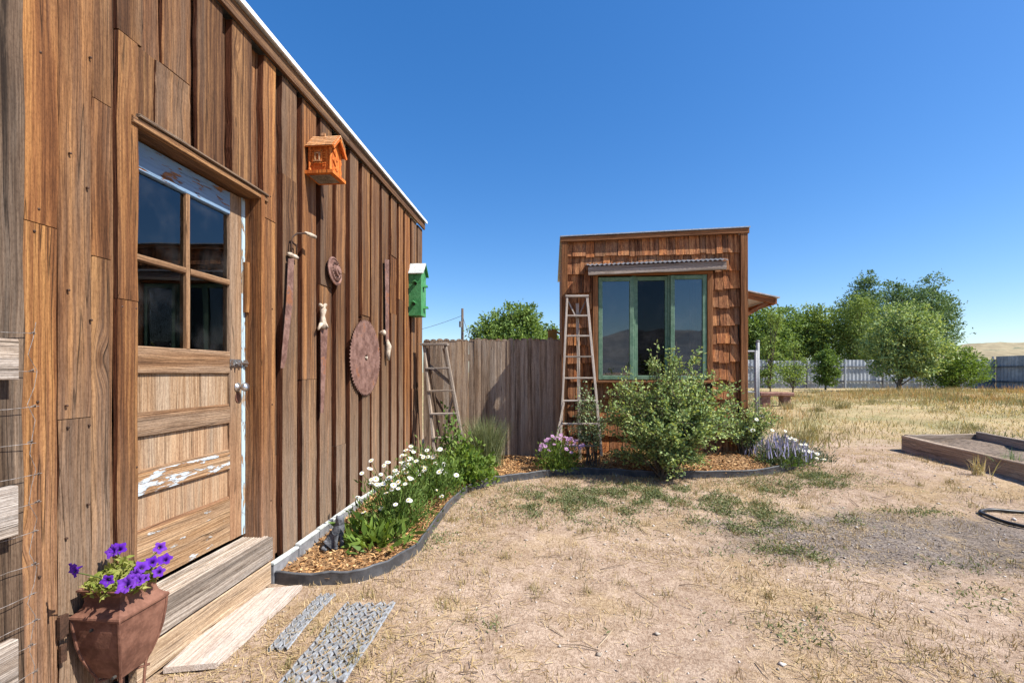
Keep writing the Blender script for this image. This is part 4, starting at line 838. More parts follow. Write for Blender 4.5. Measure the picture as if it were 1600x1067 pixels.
# grain along the plank: turn the object so its local z is the long axis
m_ = frame((cs[0]+cs[1])-(cs[2]+cs[3]), (1, 0, 0)); o.data.transform(m_.inverted().to_4x4()); o.rotation_euler = m_.to_euler(); tag(o, 'pale bare plank lying on the dirt below the door step', 'plank')
def grate(label, c, ncol):
    """c: corners far-left, far-right, near-right, near-left on the ground"""
    root = thing('traction_grate', label, 'grate', (c[0]+c[1]+c[2]+c[3])/4, 'galvanised grates on the dirt')
    u = (c[1]-c[0]+c[2]-c[3])/2; W_ = u.length; u.normalize(); v = ((c[3]-c[0])+(c[2]-c[1]))/2; L = v.length; v.normalize(); o0 = c[0]+Vector((0, 0, .0)); up = Vector((0, 0, 1))
    cw = W_/ncol; pitch = .052; n = int(L/pitch)
    for k in range(ncol+1):
        for s_ in ((1,) if k == 0 else (-1,) if k == ncol else (-1, 1)):
            b = MB(); V = []
            for i in range(2*n+1):
                f_ = i*pitch/2; off = (k*cw)+s_*(cw*.10+(cw*.36 if i % 2 else 0)); q = o0+u*off+v*f_; zb_ = g1(q.x, q.y)
                th = .0035; e = u*th
                V += [Vector((q.x, q.y, zb_-.012))-e, Vector((q.x, q.y, zb_+(.021 if i % 2 == 0 else .012)))-e, Vector((q.x, q.y, zb_+(.021 if i % 2 == 0 else .012)))+e, Vector((q.x, q.y, zb_-.012))+e]
            b.add(V, [(4*i+j, 4*i+4+j, 4*i+4+(j+1) % 4, 4*i+(j+1) % 4) for i in range(2*n) for j in range(4)]); b.build('strand', 'galvanized', root)
    for k in range(ncol+1):
        b = MB(); V = []
        for i in range(n+1):
            q = o0+u*(k*cw)+v*(i*pitch); zb_ = g1(q.x, q.y)
            w_ = cw*.12
            V += [Vector((q.x, q.y, zb_+.010))-u*w_, Vector((q.x, q.y, zb_+.014)), Vector((q.x, q.y, zb_+.010))+u*w_]
        b.add(V, [(3*i+j, 3*i+1+j, 3*i+4+j, 3*i+3+j) for i in range(n) for j in range(2)]); b.build('web', 'galvanized', root)
grate('narrow galvanised traction grate beside the pale plank', [gp(500, 932), gp(522, 933), gp(446, 1020), gp(412, 1024)], 2)
c1, c2, c3, c4 = gp(541, 945), gp(621, 942), gp(528, 1085), gp(430, 1085)
grate('wide galvanised traction grate half sunk in the dirt, right of the narrow one', [c1, c2, c3, c4], 4)

# ================================================================== CAT STATUE
q = gp(524, 856, .04); q.z = float(mz(q.x, q.y))
vts = [((0, 0, .06), .05), ((.01, -.004, .11), .043), ((.025, -.008, .15), .034), ((.032, -.012, .178), .026), ((.036, -.02, .200), .031), ((.042, -.046, .196), .016),
       ((.052, -.004, .226), .010), ((.056, -.002, .240), .003), ((.020, -.034, .226), .010), ((.017, -.036, .240), .003),
       ((.045, -.020, .10), .018), ((.05, -.028, .05), .014), ((.052, -.034, .012), .014), ((.055, -.05, .008), .013), ((.012, -.045, .10), .018), ((.014, -.052, .05), .014), ((.016, -.056, .012), .014), ((.018, -.07, .008), .013),
       ((-.03, .0, .03), .03), ((-.07, -.02, .016), .014), ((-.075, -.06, .014), .013), ((-.04, -.085, .013), .012)]
edges = [(0, 1), (1, 2), (2, 3), (3, 4), (4, 5), (4, 6), (6, 7), (4, 8), (8, 9), (2, 10), (10, 11), (11, 12), (12, 13), (2, 14), (14, 15), (15, 16), (16, 17), (0, 18), (18, 19), (19, 20), (20, 21)]
me = bpy.data.meshes.new('cat_statue'); me.from_pydata([v[0] for v in vts], edges, []); me.update()
o = mesh_obj('cat_statue', me, 'statue_stone', None, q); o.rotation_euler.z = .25
md = o.modifiers.new('skin', 'SKIN'); 
for v, s_ in zip(me.skin_vertices[0].data, vts): v.radius = (s_[1], s_[1])
me.skin_vertices[0].data[0].use_root = True
o.modifiers.new('sub', 'SUBSURF').levels = 2; o.modifiers['sub'].render_levels = 2
tag(o, 'small dark grey sitting cat statue at the foot of the barn wall', 'statue')

# ================================================================== PLANTS
def mass(par, name, c, rx, ry, h, n, L, W, mat, up=.5, shell=.5, lump=.35, fold=.25, z0=0.):
    """foliage filling an uneven mound"""
    a = rng.uniform(0, 2*np.pi, n); u = rng.random(n)**(1-shell*.7); e = np.arcsin(np.clip(rng.random(n)*1.02, 0, 1))
    lm = 1+lump*2*(vn(a*2.0+c[0]*9, e*3+c[1]*7, 1.2, 41)-.5)+lump*(vn(a*5+c[0], e*6, 1.1, 42)-.5)
    P = np.stack([np.cos(a)*np.cos(e)*rx*u*lm, np.sin(a)*np.cos(e)*ry*u*lm, z0+np.sin(e)*(h-z0)*u*lm], 1)
    D = P/np.maximum(np.linalg.norm(P, axis=1, keepdims=True), .01)*.7+rdir(n)*.8; D[:, 2] += up
    V, Fc = leaves(P, D, L, W, fold); return mesh_obj(name, np_mesh(name, V, Fc), mat, par, c)
def stems(par, c, n, rx, ry, h, r0, mat='stem', name='stems'):
    b = MB()
    for _ in range(n):
        a = random.uniform(0, 6.28); f_ = random.random()**.6; p1 = Vector(c)+Vector((math.cos(a)*rx*f_, math.sin(a)*ry*f_, h*random.uniform(.7, 1)))
        p0 = Vector(c)+Vector((math.cos(a)*rx*.15, math.sin(a)*ry*.15, -.02)); b.tube([p0, p0.lerp(p1, .5)+Vector((0, 0, h*.12)), p1], [r0, r0*.7, r0*.35], 5)
    return b.build(name, mat, par)
def mk_daisy():
    b = MB(); n = 13; r = .024
    for k in range(n):
        a = 2*math.pi*k/n; d = Vector((math.cos(a), math.sin(a), 0)); s_ = Vector((-d.y, d.x, 0)); b.add([d*.005, d*.014+s_*.0045+Vector((0, 0, .002)), d*r+s_*.002, d*r-s_*.002, d*.014-s_*.0045+Vector((0, 0, .002))], [(0, 1, 2, 3, 4)])
    b.cur = 1; b.lathe([(.008, 0), (.007, .004), (.003, .006)], 8); return b
daisy_src = None
def daisies(root, pxs, dep, sc=1.):
    global daisy_src
    for px, py in pxs:
        q = atd(px, py, dep+random.uniform(-.12, .12)); rot = Euler((random.uniform(.1, .9), random.uniform(-.4, .5), 0)); s_ = sc*random.uniform(.85, 1.2)
        if daisy_src is None:
            daisy_src = mk_daisy().build('flower', ['petal_white', 'petal_yellow'], root, (0, 0, 0)); daisy_src.location = q-WL[root.name]; daisy_src.rotation_euler = rot
        else: copy_to(daisy_src, root, q, rot, [s_]*3)
        m2 = MB(); c = WL[root.name]; m2.tube([q, q.lerp(c, .35)+Vector((0, 0, .03)), q.lerp(c, .75)], .0022, 4); m2.build('stem', 'stem', root)
def bedp(px, py): q = gp(px, py, .04); q.z = float(mz(q.x, q.y)); return q
def jit(px, py, n, sx, sy): return [(px+random.gauss(0, sx), py+random.gauss(0, sy)) for _ in range(n)]
c = bedp(620, 822); d1 = thing('daisy_plant', 'clump of white daisies behind the cat statue, nearest the door', 'daisies', c); mass(d1, 'foliage', c, .30, .34, .42, 2600, .05, .013, 'leaf_mid', .7); stems(d1, c, 30, .25, .28, .36, .004)
daisies(d1, [(578, 732), (580, 749), (587, 748), (595, 741), (608, 746), (603, 770), (638, 781), (617, 735), (627, 722), (640, 746), (642, 748), (606, 722), (560, 806), (568, 800), (612, 764), (600, 727)]+jit(600, 757, 16, 22, 18), 3.42, .85)
c = bedp(672, 776); d2 = thing('daisy_plant', 'larger clump of white daisies in front of the stepladder', 'daisies', c); mass(d2, 'foliage', c, .32, .40, .42, 3000, .05, .013, 'leaf_mid', .7); stems(d2, c, 30, .25, .3, .4, .004)
daisies(d2, [(634, 703), (643, 703), (632, 711), (641, 716), (650, 720), (664, 732), (660, 736), (693, 726), (676, 714), (713, 742), (690, 733), (686, 737), (630, 728), (622, 737), (655, 741), (668, 735), (628, 712), (646, 706), (683, 766), (690, 775)]+jit(655, 722, 24, 26, 12), 4.3, .95)
c = bedp(590, 848); o = thing('broadleaf_plant', 'low bright green broad-leaved plant right of the cat statue', 'plant', c); mass(o, 'foliage', c, .26, .2, .15, 330, .11, .04, 'leaf_bright', .55, .3, .25, .2)
c = bedp(728, 752); o = thing('mallow_plant', 'lush green leafy mallow clump at the foot of the stepladder', 'plant', c); mass(o, 'foliage', c, .32, .36, .36, 2300, .055, .04, 'leaf_bright', .5, .5, .4); stems(o, c, 24, .25, .3, .33, .004)
c = bedp(760, 728); o = thing('broom_shrub', 'feathery upright green shrub against the picket fence', 'shrub', c); P0 = np.tile(np.array([[0, 0, 0.]]), (1500, 1)); P0[:, :2] = rng.normal(size=(1500, 2))*.07; V, Fc = blades(P0, .50, .006, .55); mesh_obj('foliage', np_mesh('foliage', V, Fc), 'weed', o, c); stems(o, c, 18, .2, .15, .4, .004)
c = bedp(706, 738); o = thing('climbing_shrub', 'sparse leafy climber growing through the stepladder rungs', 'shrub', c); mass(o, 'foliage', c+Vector((0, 0, .1)), .16, .14, .52, 520, .045, .03, 'leaf_mid', .3, .6, .5); stems(o, c, 9, .14, .12, .55, .005, 'bark')
c = bedp(873, 735); pk = thing('pink_aster_plant', 'bushy plant covered in pink flowers at the foot of the orchard ladder', 'flowers', c); mass(pk, 'foliage', c, .27, .22, .36, 2200, .045, .011, 'leaf_bright', .9); stems(pk, c, 24, .2, .18, .34, .004)
b = MB()
for k in range(16):
    a = 2*math.pi*k/16; d = Vector((math.cos(a), math.sin(a), .25*(k % 2))); s_ = Vector((-d.y, d.x, 0)); b.add([d*.004, d*.016+s_*.004, d*.026, d*.016-s_*.004], [(0, 1, 2, 3)])
psrc = None
for k in range(46):
    a = random.uniform(0, 6.28); f_ = math.sqrt(random.random()); q = c+Vector((.27*f_*math.cos(a)+.02, .2*f_*math.sin(a)-.05, .40-.15*f_*f_+random.uniform(-.05, .03))); rot = Euler((random.uniform(0, .9), random.uniform(-.5, .5), 0))
    if psrc is None: psrc = b.build('flower', 'petal_pink', pk, (0, 0, 0)); psrc.location = q-WL[pk.name]; psrc.rotation_euler = rot
    else: copy_to(psrc, pk, q, rot, [random.uniform(.8, 1.2)]*3)
def bush(name, label, cat, c, canes, leafn, L, W, mat, r0=.009):
    """arching canes carrying leaves along their length: canes = (tip offset, bow)"""
    root = thing(name, label, cat, c); b = MB(); P = []; D = []
    for tip, bow in canes:
        p0 = Vector((random.uniform(-.08, .08), random.uniform(-.06, .06), -.03)); t_ = Vector(tip); mid = p0.lerp(t_, .5)+Vector((0, 0, bow)); pts = []
        for i in range(8): f_ = i/7; pts.append(p0*(1-f_)**2+mid*2*f_*(1-f_)+t_*f_*f_)
        b.tube([q+Vector(c) for q in pts], [r0*(1-.85*i/7) for i in range(8)], 5)
        sub = [(pts, .30, 1.)]
        for s_ in range(7):
            i = random.randint(2, 6); q0 = pts[i]; dd = (pts[min(i+1, 7)]-pts[i-1]).normalized()+Vector((random.gauss(0, .7), random.gauss(0, .7), random.gauss(.1, .5))); ln = random.uniform(.12, .3); tw = [q0+dd.normalized()*ln*k/4 for k in range(5)]
            b.tube([q+Vector(c) for q in tw], [r0*.3]*4+[r0*.12], 4); sub.append((tw, 0., .55))
        for tw, start, fr in sub:
            m_ = int(leafn*fr)
            for _ in range(m_):
                f_ = random.uniform(start, 1)*(len(tw)-1.001); i = int(f_); q = tw[i].lerp(tw[i+1], f_-i); P.append(q+Vector((random.gauss(0, .02), random.gauss(0, .02), random.gauss(0, .018)))); dd = tw[i+1]-tw[i]; D.append(dd.normalized()*.5+Vector((random.gauss(0, .7), random.gauss(0, .7), random.gauss(.1, .5))))
    b.build('branches', 'bark', root); V, Fc = leaves(np.array(P), np.array(D), L, W); mesh_obj('foliage', np_mesh('foliage', V, Fc), mat, root, c); return root
c = bedp(1040, 742); canes = []
for k in range(78):
    a = random.uniform(0, 6.28); f_ = random.random()**.5; h = (1.38-.85*f_**2.2)*random.uniform(.6, 1.08)
    canes.append(((.84*f_*math.cos(a), .44*f_*math.sin(a)+.05, h), .25*random.random()+.1*f_))
for k in range(44):
    a = random.uniform(0, 6.28); f_ = .5+.5*random.random(); canes.append(((.62*f_*math.cos(a), .36*f_*math.sin(a)-.02, random.uniform(.06, .55)), .2))
canes += [((.62, -.05, 1.0), .3), ((.74, 0, .85), .25), ((-.1, 0, 1.5), .2), ((-.16, .05, 1.42), .2), ((.12, 0, 1.48), .2), ((-.62, 0, .62), .3), ((-.55, .1, 1.0), .3)]
bush('rose_bush', 'large bushy green rose shrub in front of the shed window', 'shrub', c, canes, 40, .036, .023, 'leaf_rose')
c = bedp(925, 728); bush('rose_bush', 'thin straggly shrub between the orchard ladder and the large bush', 'shrub', c, [((random.uniform(-.26, .2), random.uniform(-.12, .12), random.uniform(.35, .95)), random.uniform(.05, .2)) for _ in range(15)], 24, .034, .021, 'leaf_silver', .008)
c = bedp(1165, 725); wr = bush('white_rose_bush', 'low shrub with small white flowers at the shed corner', 'shrub', c, [((random.uniform(-.25, .35), random.uniform(-.2, .25), random.uniform(.3, .62)), .12) for _ in range(22)], 26, .034, .02, 'leaf_rose', .007)
daisies(wr, [(1182, 655), (1188, 662), (1196, 668), (1176, 672), (1201, 660), (1168, 668), (1191, 650), (1207, 672)], 5.55, 1.1)
c = bedp(1215, 727); lv = thing('lavender_plant', 'grey-green mound of lavender flower spikes at the bed end', 'flowers', c); mass(lv, 'foliage', c, .40, .3, .33, 2600, .05, .012, 'leaf_grey', .9); mass(lv, 'lower_foliage', c, .42, .32, .2, 1500, .035, .016, 'leaf_mid', .4); P0 = np.zeros((260, 3)); a = rng.uniform(0, 6.28, 260); f_ = np.sqrt(rng.random(260)); P0[:, 0] = np.cos(a)*f_*.4; P0[:, 1] = np.sin(a)*f_*.3; P0[:, 2] = .30*(1-f_*f_*.7); V, Fc = blades(P0, .11, .013, .5); mesh_obj('flower_spikes', np_mesh('flower_spikes', V, Fc), 'petal_lavender', lv, c)['kind'] = 'stuff'
c = bedp(1258, 722); wd = thing('white_daisy_mound', 'spreading white flowers at the outer end of the bed beside lavender', 'flowers', c); mass(wd, 'foliage', c, .34, .3, .2, 1300, .045, .012, 'leaf_grey', .8); daisies(wd, [(1225+i*3.9+random.uniform(-4, 4), 677+i*2.5+random.uniform(-5, 4)) for i in range(18)]+jit(1262, 702, 6, 14, 7), 5.5, .9)

# ================================================================== RAISED BED, HOSE
rb_ = thing('raised_bed', 'weathered timber raised garden bed at the right edge', 'raised bed', (6.0, 6.3, .1))
A = onZ(1413, 705, .12); A = Vector((A.x, A.y, 0)); B = Vector((A.x-.25, A.y-3.2, 0)); C_ = A+Vector((1.12, .12, 0)); D_ = C_+Vector((-.2, -3.3, 0))
def zg(p, h): return Vector((p.x, p.y, g1(p.x, p.y)+h))
H_ = .235
beam('timber', 'timber_wood', rb_, zg(A, H_/2-.01), zg(B, H_/2-.01), H_, .07, (0, 0, 1), 10, .006, .008); beam('timber', 'timber_wood', rb_, zg(A, H_/2)+Vector((.05, .03, 0)), zg(C_, H_/2+.0)+Vector((0, .03, 0)), H_, .07, (0, 0, 1), 6, .006, .008)
beam('timber', 'timber_wood', rb_, zg(C_, H_/2+.03), zg(D_, H_/2+.03), H_+.02, .06, (0, 0, 1), 8, .006, .008); beam('timber', 'timber_wood', rb_, zg(B, H_/2)+Vector((.05, 0, 0)), zg(D_, H_/2), H_, .07, (0, 0, 1), 5, .006, .008)
n_ = 24; V = []; 
for i in range(n_+1):
    for j in range(n_+1):
        p = A.lerp(B, i/n_).lerp(C_.lerp(D_, i/n_), .03+.95*j/n_); V.append((p.x, p.y, g1(p.x, p.y)+.12+.05*vn(p.x, p.y, 5, 51)+.03*vn(p.x, p.y, 17, 52)))
V = np.array(V)-np.array(WL[rb_.name]); mesh_obj('bed_soil', np_mesh('bed_soil', V, [(i*(n_+1)+j, (i+1)*(n_+1)+j, (i+1)*(n_+1)+j+1, i*(n_+1)+j+1) for i in range(n_) for j in range(n_)]), 'soil', rb_, WL[rb_.name], None, True)
b = MB(); hp = [gp(px, py, .02) for px, py in ((1660, 832), (1600, 822), (1570, 815), (1545, 806), (1532, 800), (1536, 797), (1552, 796), (1575, 798), (1600, 800), (1660, 806))]; hf = []
for i in range(len(hp)-1):
    p0, p1, p2, p3 = hp[max(0, i-1)], hp[i], hp[i+1], hp[min(len(hp)-1, i+2)]
    for k in range(4): t_ = k/4; hf.append(.5*((2*p1)+(p2-p0)*t_+(2*p0-5*p1+4*p2-p3)*t_*t_+(3*p1-p0-3*p2+p3)*t_**3))
b.tube(hf, .014, 8); tag(b.build('garden_hose', 'hose_rubber', None, hp[4], True), 'loop of black garden hose on the dirt at the right edge', 'hose')

# ================================================================== CHAIN-LINK GATE, BENCH
ga = thing('chain_link_gate', 'galvanised chain-link gate with tall post right of the shed', 'gate', atd(1178, 650, 8.3))
pA = atd(1181, 600, 8.3); zg_ = g1(pA.x, pA.y)
b = MB(); b.tube([(pA.x, pA.y, zg_-.05), (pA.x, pA.y, 1.70)], .028, 10); b.build('frame_post', 'gate_pipe', ga, None, True)
b = MB(); pB = atd(1184, 600, 8.4); b.tube([(pB.x, pB.y, zg_-.05), (pB.x, pB.y, 1.86)], .03, 10); b.lathe([(.036, 0), (.034, .02), (.0, .03)], 10, (pB.x, pB.y, 1.86)); b.build('post', 'gate_pipe', ga, None, True)
for zz in (1.68, .95, .25): b = MB(); b.tube([(pA.x, pA.y, zz), (pA.x-1.1, pA.y+.05, zz)], .02, 8); b.build('frame_rail', 'gate_pipe', ga, None, True)
b = MB()
for k in range(-14, 24):
    for s_ in (-1, 1):
        xa = pA.x-1.08+k*.07; pts = []
        for i in range(0, 41):
            xx = xa+s_*(i*.035)+(0 if s_ > 0 else .9); zz = .26+i*.035
            if pA.x-1.08 < xx < pA.x-.02: pts.append((xx, pA.y+.02, zz))
        if len(pts) > 1: b.tube([pts[0], pts[-1]], .0022, 4)
o = b.build('chain_mesh', 'gate_pipe', ga); o['kind'] = 'stuff'
q = atd(1212, 634, 13.6); zq = g1(q.x, q.y); be = thing('stone_bench', 'low reddish stone bench standing in the dry grass behind the gate', 'bench', (q.x, q.y, zq))
beam('bench_top', 'red_stone', be, (q.x-.5, q.y, zq+.36), (q.x+.42, q.y, zq+.36), .42, .11, (0, 1, 0), 5, .012, .02)
for dx in (-.33, .25): beam('support', 'red_stone', be, (q.x+dx, q.y, zq-.05), (q.x+dx, q.y, zq+.31), .22, .33, (1, 0, 0), 3, .012, .02)

# ================================================================== FAR FENCE
ff = thing('metal_fence', 'long grey corrugated metal fence across the far side of the yard', 'fence', wx(24, 30))
def mk_panel(W_, H2):
    b = MB(); V = []; n_ = 20
    for i in range(n_+1):
        xx = -W_/2+W_*i/n_; d = .03 if i % 2 else 0
        V += [(xx, -d, 0), (xx, -d, H2), (xx, -d+.004, 0), (xx, -d+.004, H2)]
    b.add(V, [q for i in range(n_) for q in ((4*i, 4*i+4, 4*i+5, 4*i+1), (4*i+2, 4*i+3, 4*i+7, 4*i+6), (4*i+1, 4*i+5, 4*i+7, 4*i+3))]); return b
psrc = rsrc = osrc = None
def run(p0, p1, n, H2):
    global psrc, rsrc, osrc
    d = (p1-p0)/n; ang = math.atan2(d.y, d.x); nrm = Vector((d.y, -d.x, 0)).normalized()
    if nrm.y > 0 and abs(nrm.y) > abs(nrm.x): nrm = -nrm
    for i in range(n):
        c = p0+d*(i+.5); z0 = g1(c.x, c.y)-.1; s_ = (d.length/2.4*.995, 1, (H2+random.uniform(-.04, .06))/2.)
        if psrc is None: psrc = mk_panel(2.4, 2.).build('panel', 'fence_metal', ff, (0, 0, 0)); o = psrc; o.location = Vector((c.x, c.y, z0))-WL[ff.name]; o.rotation_euler = (0, 0, ang); o.scale = s_
        else: o = copy_to(psrc, ff, (c.x, c.y, z0), (0, 0, ang), s_)
        for zz in (.55, 1.5):
            beam('rail', 'fence_rail', ff, Vector((c.x, c.y, z0+zz))-d*.5+nrm*.09, Vector((c.x, c.y, z0+zz))+d*.498+nrm*.09, .10, .06, (0, 0, 1), 1, 0)
        e = p0+d*i; beam('post', 'fence_rail' if i % 2 else 'galvanized', ff, Vector((e.x, e.y, z0-.1))+nrm*.18, Vector((e.x, e.y, z0+H2+.05))+nrm*.18, .09, .09, (1, 0, 0), 1, 0)
run(wx(12, 30.5), wx(31.5, 30), 8, 1.95); run(wx(31.5, 30), wx(30.6, 16), 6, 2.12)

# ================================================================== TREES
def tree(name, label, base, blobs, nleaf, L, W, mat, trunk_r, group=None, clump=.16, droop=0., per=26, trunk_h=None, sc=1.):
    """blobs: (dx, dy, z, rx, rz) crown lobes; leaves gathered in clumps through each lobe"""
    blobs = [tuple(q*sc for q in b_) for b_ in blobs]; L *= sc**.5; W *= sc**.5; trunk_r *= sc; trunk_h = trunk_h and trunk_h*sc; clump *= .8
    root = thing(name, label, 'tree', base, group); vol = np.array([b_[3]**2*b_[4] for b_ in blobs]); vol = vol/vol.sum(); P = []; D = []; tips = []
    nc = nleaf//per; which = rng.choice(len(blobs), nc, p=vol)
    for k in which:
        dx, dy, z, rx, rz = blobs[k]; d = rng.normal(size=3); d /= np.linalg.norm(d); u = rng.random()**.45
        c = np.array([dx+d[0]*rx*u, dy+d[1]*rx*u, z+d[2]*rz*u]); tips.append(c); s_ = clump*max(.5, (rx+rz)/2)*rng.uniform(.6, 1.3)
        q = c+rng.normal(size=(per, 3))*np.array([s_, s_, s_*.75]); P.append(q); dd = rng.normal(size=(per, 3))+d*.5; dd[:, 2] -= droop; D.append(dd)
    V, Fc = leaves(np.concatenate(P), np.concatenate(D), L, W); mesh_obj('crown', np_mesh('crown', V, Fc), mat, root, base)
    b = MB(); bz = min(b_[2]-b_[4]*.3 for b_ in blobs); top = max(b_[2] for b_ in blobs); B0 = Vector(base)
    n_ = 6; cx = sum(b_[0] for b_ in blobs)/len(blobs); th = trunk_h or top
    tp = [B0+Vector((cx*(i/n_)**1.5+random.gauss(0, .02)*th*.3, random.gauss(0, .02)*th*.3, -.1+(th+.1)*i/n_)) for i in range(n_+1)]; b.tube(tp, [trunk_r*(1.25 if i == 0 else 1-.8*i/n_) for i in range(n_+1)], 8)
    for k in range(0, len(tips), max(1, len(tips)//34)):
        c = Vector(tips[k]); i = min(n_-1, max(1, int(n_*max(.12, (c.z*.55))/th))); p0 = tp[i]; p1 = B0+c
        b.tube([p0, p0.lerp(p1, .5)+Vector((0, 0, .08*(p1-p0).length)), p1], [trunk_r*.38, trunk_r*.22, trunk_r*.06], 5)
    b.build('trunk', 'bark', root); return root
def tb(px, Z): q = wx((px-800)/F*Z, Z); return Vector((q.x, q.y, g1(q.x, q.y)))
def zz(py, Z): return (582-py)/F*Z+CAMH
tree('cottonwood_tree', 'round green tree showing above the board fence beside the utility pole', tb(798, 28), [(-1.2, 0, 3.4, 1.3, 1.0), (0, 0, 4.0, 1.35, 1.25), (.8, .3, 4.2, 1.0, 1.1), (-.3, 0, 2.6, 2.0, 1.2), (1.1, 0, 3., 1.2, 1.)], 15000, .19, .11, 'leaf_tree', .16)
tree('cottonwood_tree', 'small tree top just above the fence beside the yellow box', tb(855, 30), [(0, 0, 3.2, .8, 1.0), (-.2, 0, 2.5, .9, .9)], 4000, .19, .11, 'leaf_tree', .1)
BG = 'trees along the far metal fence'
Z = 34; tree('elm_tree', 'dense green tree directly behind the shed side awning', tb(1178, Z), [(0, 0, 3.6, 1.4, 1.7), (.5, 0, 2.6, 1.6, 1.6), (-1, 0, 3.6, 1.2, 1.2), (.3, 0, 1.5, 1.3, .9)], 11000, .2, .11, 'leaf_tree', .14, BG, sc=1.22)
Z = 35; tree('elm_tree', 'dense green tree second from the shed, above the bench', tb(1228, Z), [(0, 0, 3.7, 1.3, 1.3), (-.6, 0, 2.6, 1.3, 1.5), (.7, 0, 3.0, 1.2, 1.3)], 10000, .2, .11, 'leaf_tree', .14, BG, sc=1.2)
tree('elm_tree', 'rounded green tree left of the tall pale trees', tb(1276, Z), [(0, 0, 3.9, 1.3, 1.3), (.5, 0, 2.9, 1.4, 1.5), (-.5, 0, 2.8, 1.3, 1.5)], 10000, .2, .11, 'leaf_willow', .14, BG, sc=1.2)
Z = 37; tree('willow_tree', 'tall silvery tree with open top, left of the twin-topped tree', tb(1350, Z), [(0, 0, 6.0, 1.1, 1.3), (.3, 0, 7.0, .8, .8), (-.5, 0, 4.6, 1.4, 1.5), (.5, 0, 4.4, 1.5, 1.6), (0, 0, 3, 1.6, 1.3)], 14000, .2, .085, 'leaf_far', .18, BG, .2, sc=1.17)
tree('willow_tree', 'tall twin-topped silvery tree behind the leafy yard tree', tb(1430, Z), [(-1.2, 0, 6.2, 1.1, 1.2), (1.0, 0, 6.6, .9, 1.0), (0, 0, 5.0, 2.0, 1.6), (1.6, 0, 5.0, 1.0, 1.3), (0, 0, 3.4, 2.1, 1.5), (2.1, 0, 3.8, .8, 1.)], 19000, .2, .085, 'leaf_far', .2, BG, .19, sc=1.17)
Z = 33.5; tree('willow_tree', 'soft pale green tree in front of the tall silvery one', tb(1338, Z), [(0, 0, 3.6, 1.0, 1.2), (.2, 0, 2.4, 1.2, 1.2), (-.1, 0, 4.4, .6, .7), (.2, 0, 1.3, 1.1, .8)], 11000, .17, .05, 'leaf_willow', .1, BG, .2, .5, sc=1.36)
Z = 21; tree('yard_tree', 'leafy small tree with short leaning trunk in the dry grass', tb(1404, Z), [(-.5, 0, 2.0, 1.0, 1.0), (.5, 0, 2.3, 1.2, 1.3), (0, 0, 3.1, .95, 1.0), (1.3, 0, 1.7, .9, .8), (.9, 0, 3.0, .8, .9), (-.7, 0, 2.7, .7, .7), (-.3, 0, 1.1, .9, .6), (.9, 0, .95, 1.0, .6)], 17000, .12, .075, 'leaf_rose', .10, None, .17, 0, 26, 1.6)
Z = 22; tree('yard_bush', 'round bright green bush right of the leafy yard tree', tb(1492, Z), [(0, 0, .95, 1.1, .9), (-.7, 0, .9, .8, .8), (.7, 0, 1.1, .8, .7), (.1, 0, 1.6, .7, .6)], 9000, .11, .05, 'leaf_bright', .05, None, .18)
Z = 26; tree('yard_bush', 'upright dark green shrub in front of the metal fence', tb(1290, Z), [(0, 0, 1.3, .7, .9), (0, 0, .7, .6, .6), (.1, 0, 2.0, .4, .5)], 5000, .12, .07, 'leaf_mid', .05, None, .18)
Z = 17; tree('sapling', 'slender pale green sapling right of the chain-link gate post', tb(1204, Z), [(0, 0, 1.6, .3, .9), (.1, 0, 2.6, .25, .7), (-.1, 0, .9, .3, .5)], 1500, .11, .05, 'leaf_willow', .03, None, .25)
tree('sapling', 'short pale sapling between the bench and the dark shrub', tb(1239, Z+3), [(0, 0, 1.0, .7, .6), (.1, 0, 1.7, .35, .6)], 1800, .11, .05, 'leaf_willow', .03, None, .25)
# utility pole, wires, yellow box
q = wx((722.5-800)/F*48, 48); up_ = thing('utility_pole', 'distant wooden utility pole above the board fence', 'pole', (q.x, q.y, 0))
b = MB(); b.tube([(q.x, q.y, -.3), (q.x, q.y, zz(482, 48))], [.19, .13], 8); b.build('pole_shaft', 'pole_wood', up_, None, True)
b = MB(); b.tube([(q.x-.14, q.y-.3, zz(507, 48)-.3), (q.x-.14, q.y-.3, zz(507, 48)+.3)], .16, 8); b.build('transformer', 'fence_rail', up_)
def wire(pA, pB, sag, r=.016):
    b = MB(); n_ = 12; b.tube([Vector(pA).lerp(Vector(pB), i/n_)-Vector((0, 0, sag*4*(i/n_)*(1-i/n_))) for i in range(n_+1)], r, 4); return b.build('wire', 'dark_iron', up_)
wire((q.x, q.y, zz(493, 48)), tuple(atd(560, 530, 52)), .5, .022); wire((q.x, q.y, zz(493, 48)), tuple(atd(745, 560, 47)), .1, .022)
q = atd(865, 521, 7.6); yb2 = thing('yellow_box', 'small yellow-orange box top peeking over the board fence', 'box', (q.x, q.y, .15))
beam('box_post', 'pole_wood', yb2, (q.x, q.y, .1), (q.x, q.y, 1.72), .08, .08, (1, 0, 0)); beam('box_body', 'yellow_board', yb2, (q.x-.02, q.y, 1.72), (q.x-.02, q.y, 2.0), .15, .16, (1, 0, 0), 1, 0, .006); beam('box_lid', 'yellow_board', yb2, (q.x-.03, q.y, 2.008), (q.x+.18, q.y, 1.90), .2, .015, (0, 1, 0))

# ================================================================== GROUND COVER
def notbed(x, y): return 1.-inside(x, y)
def vis(x, y): return ((x > -1.68) & ((y < 5.95) | (x > 2.7)))*1.
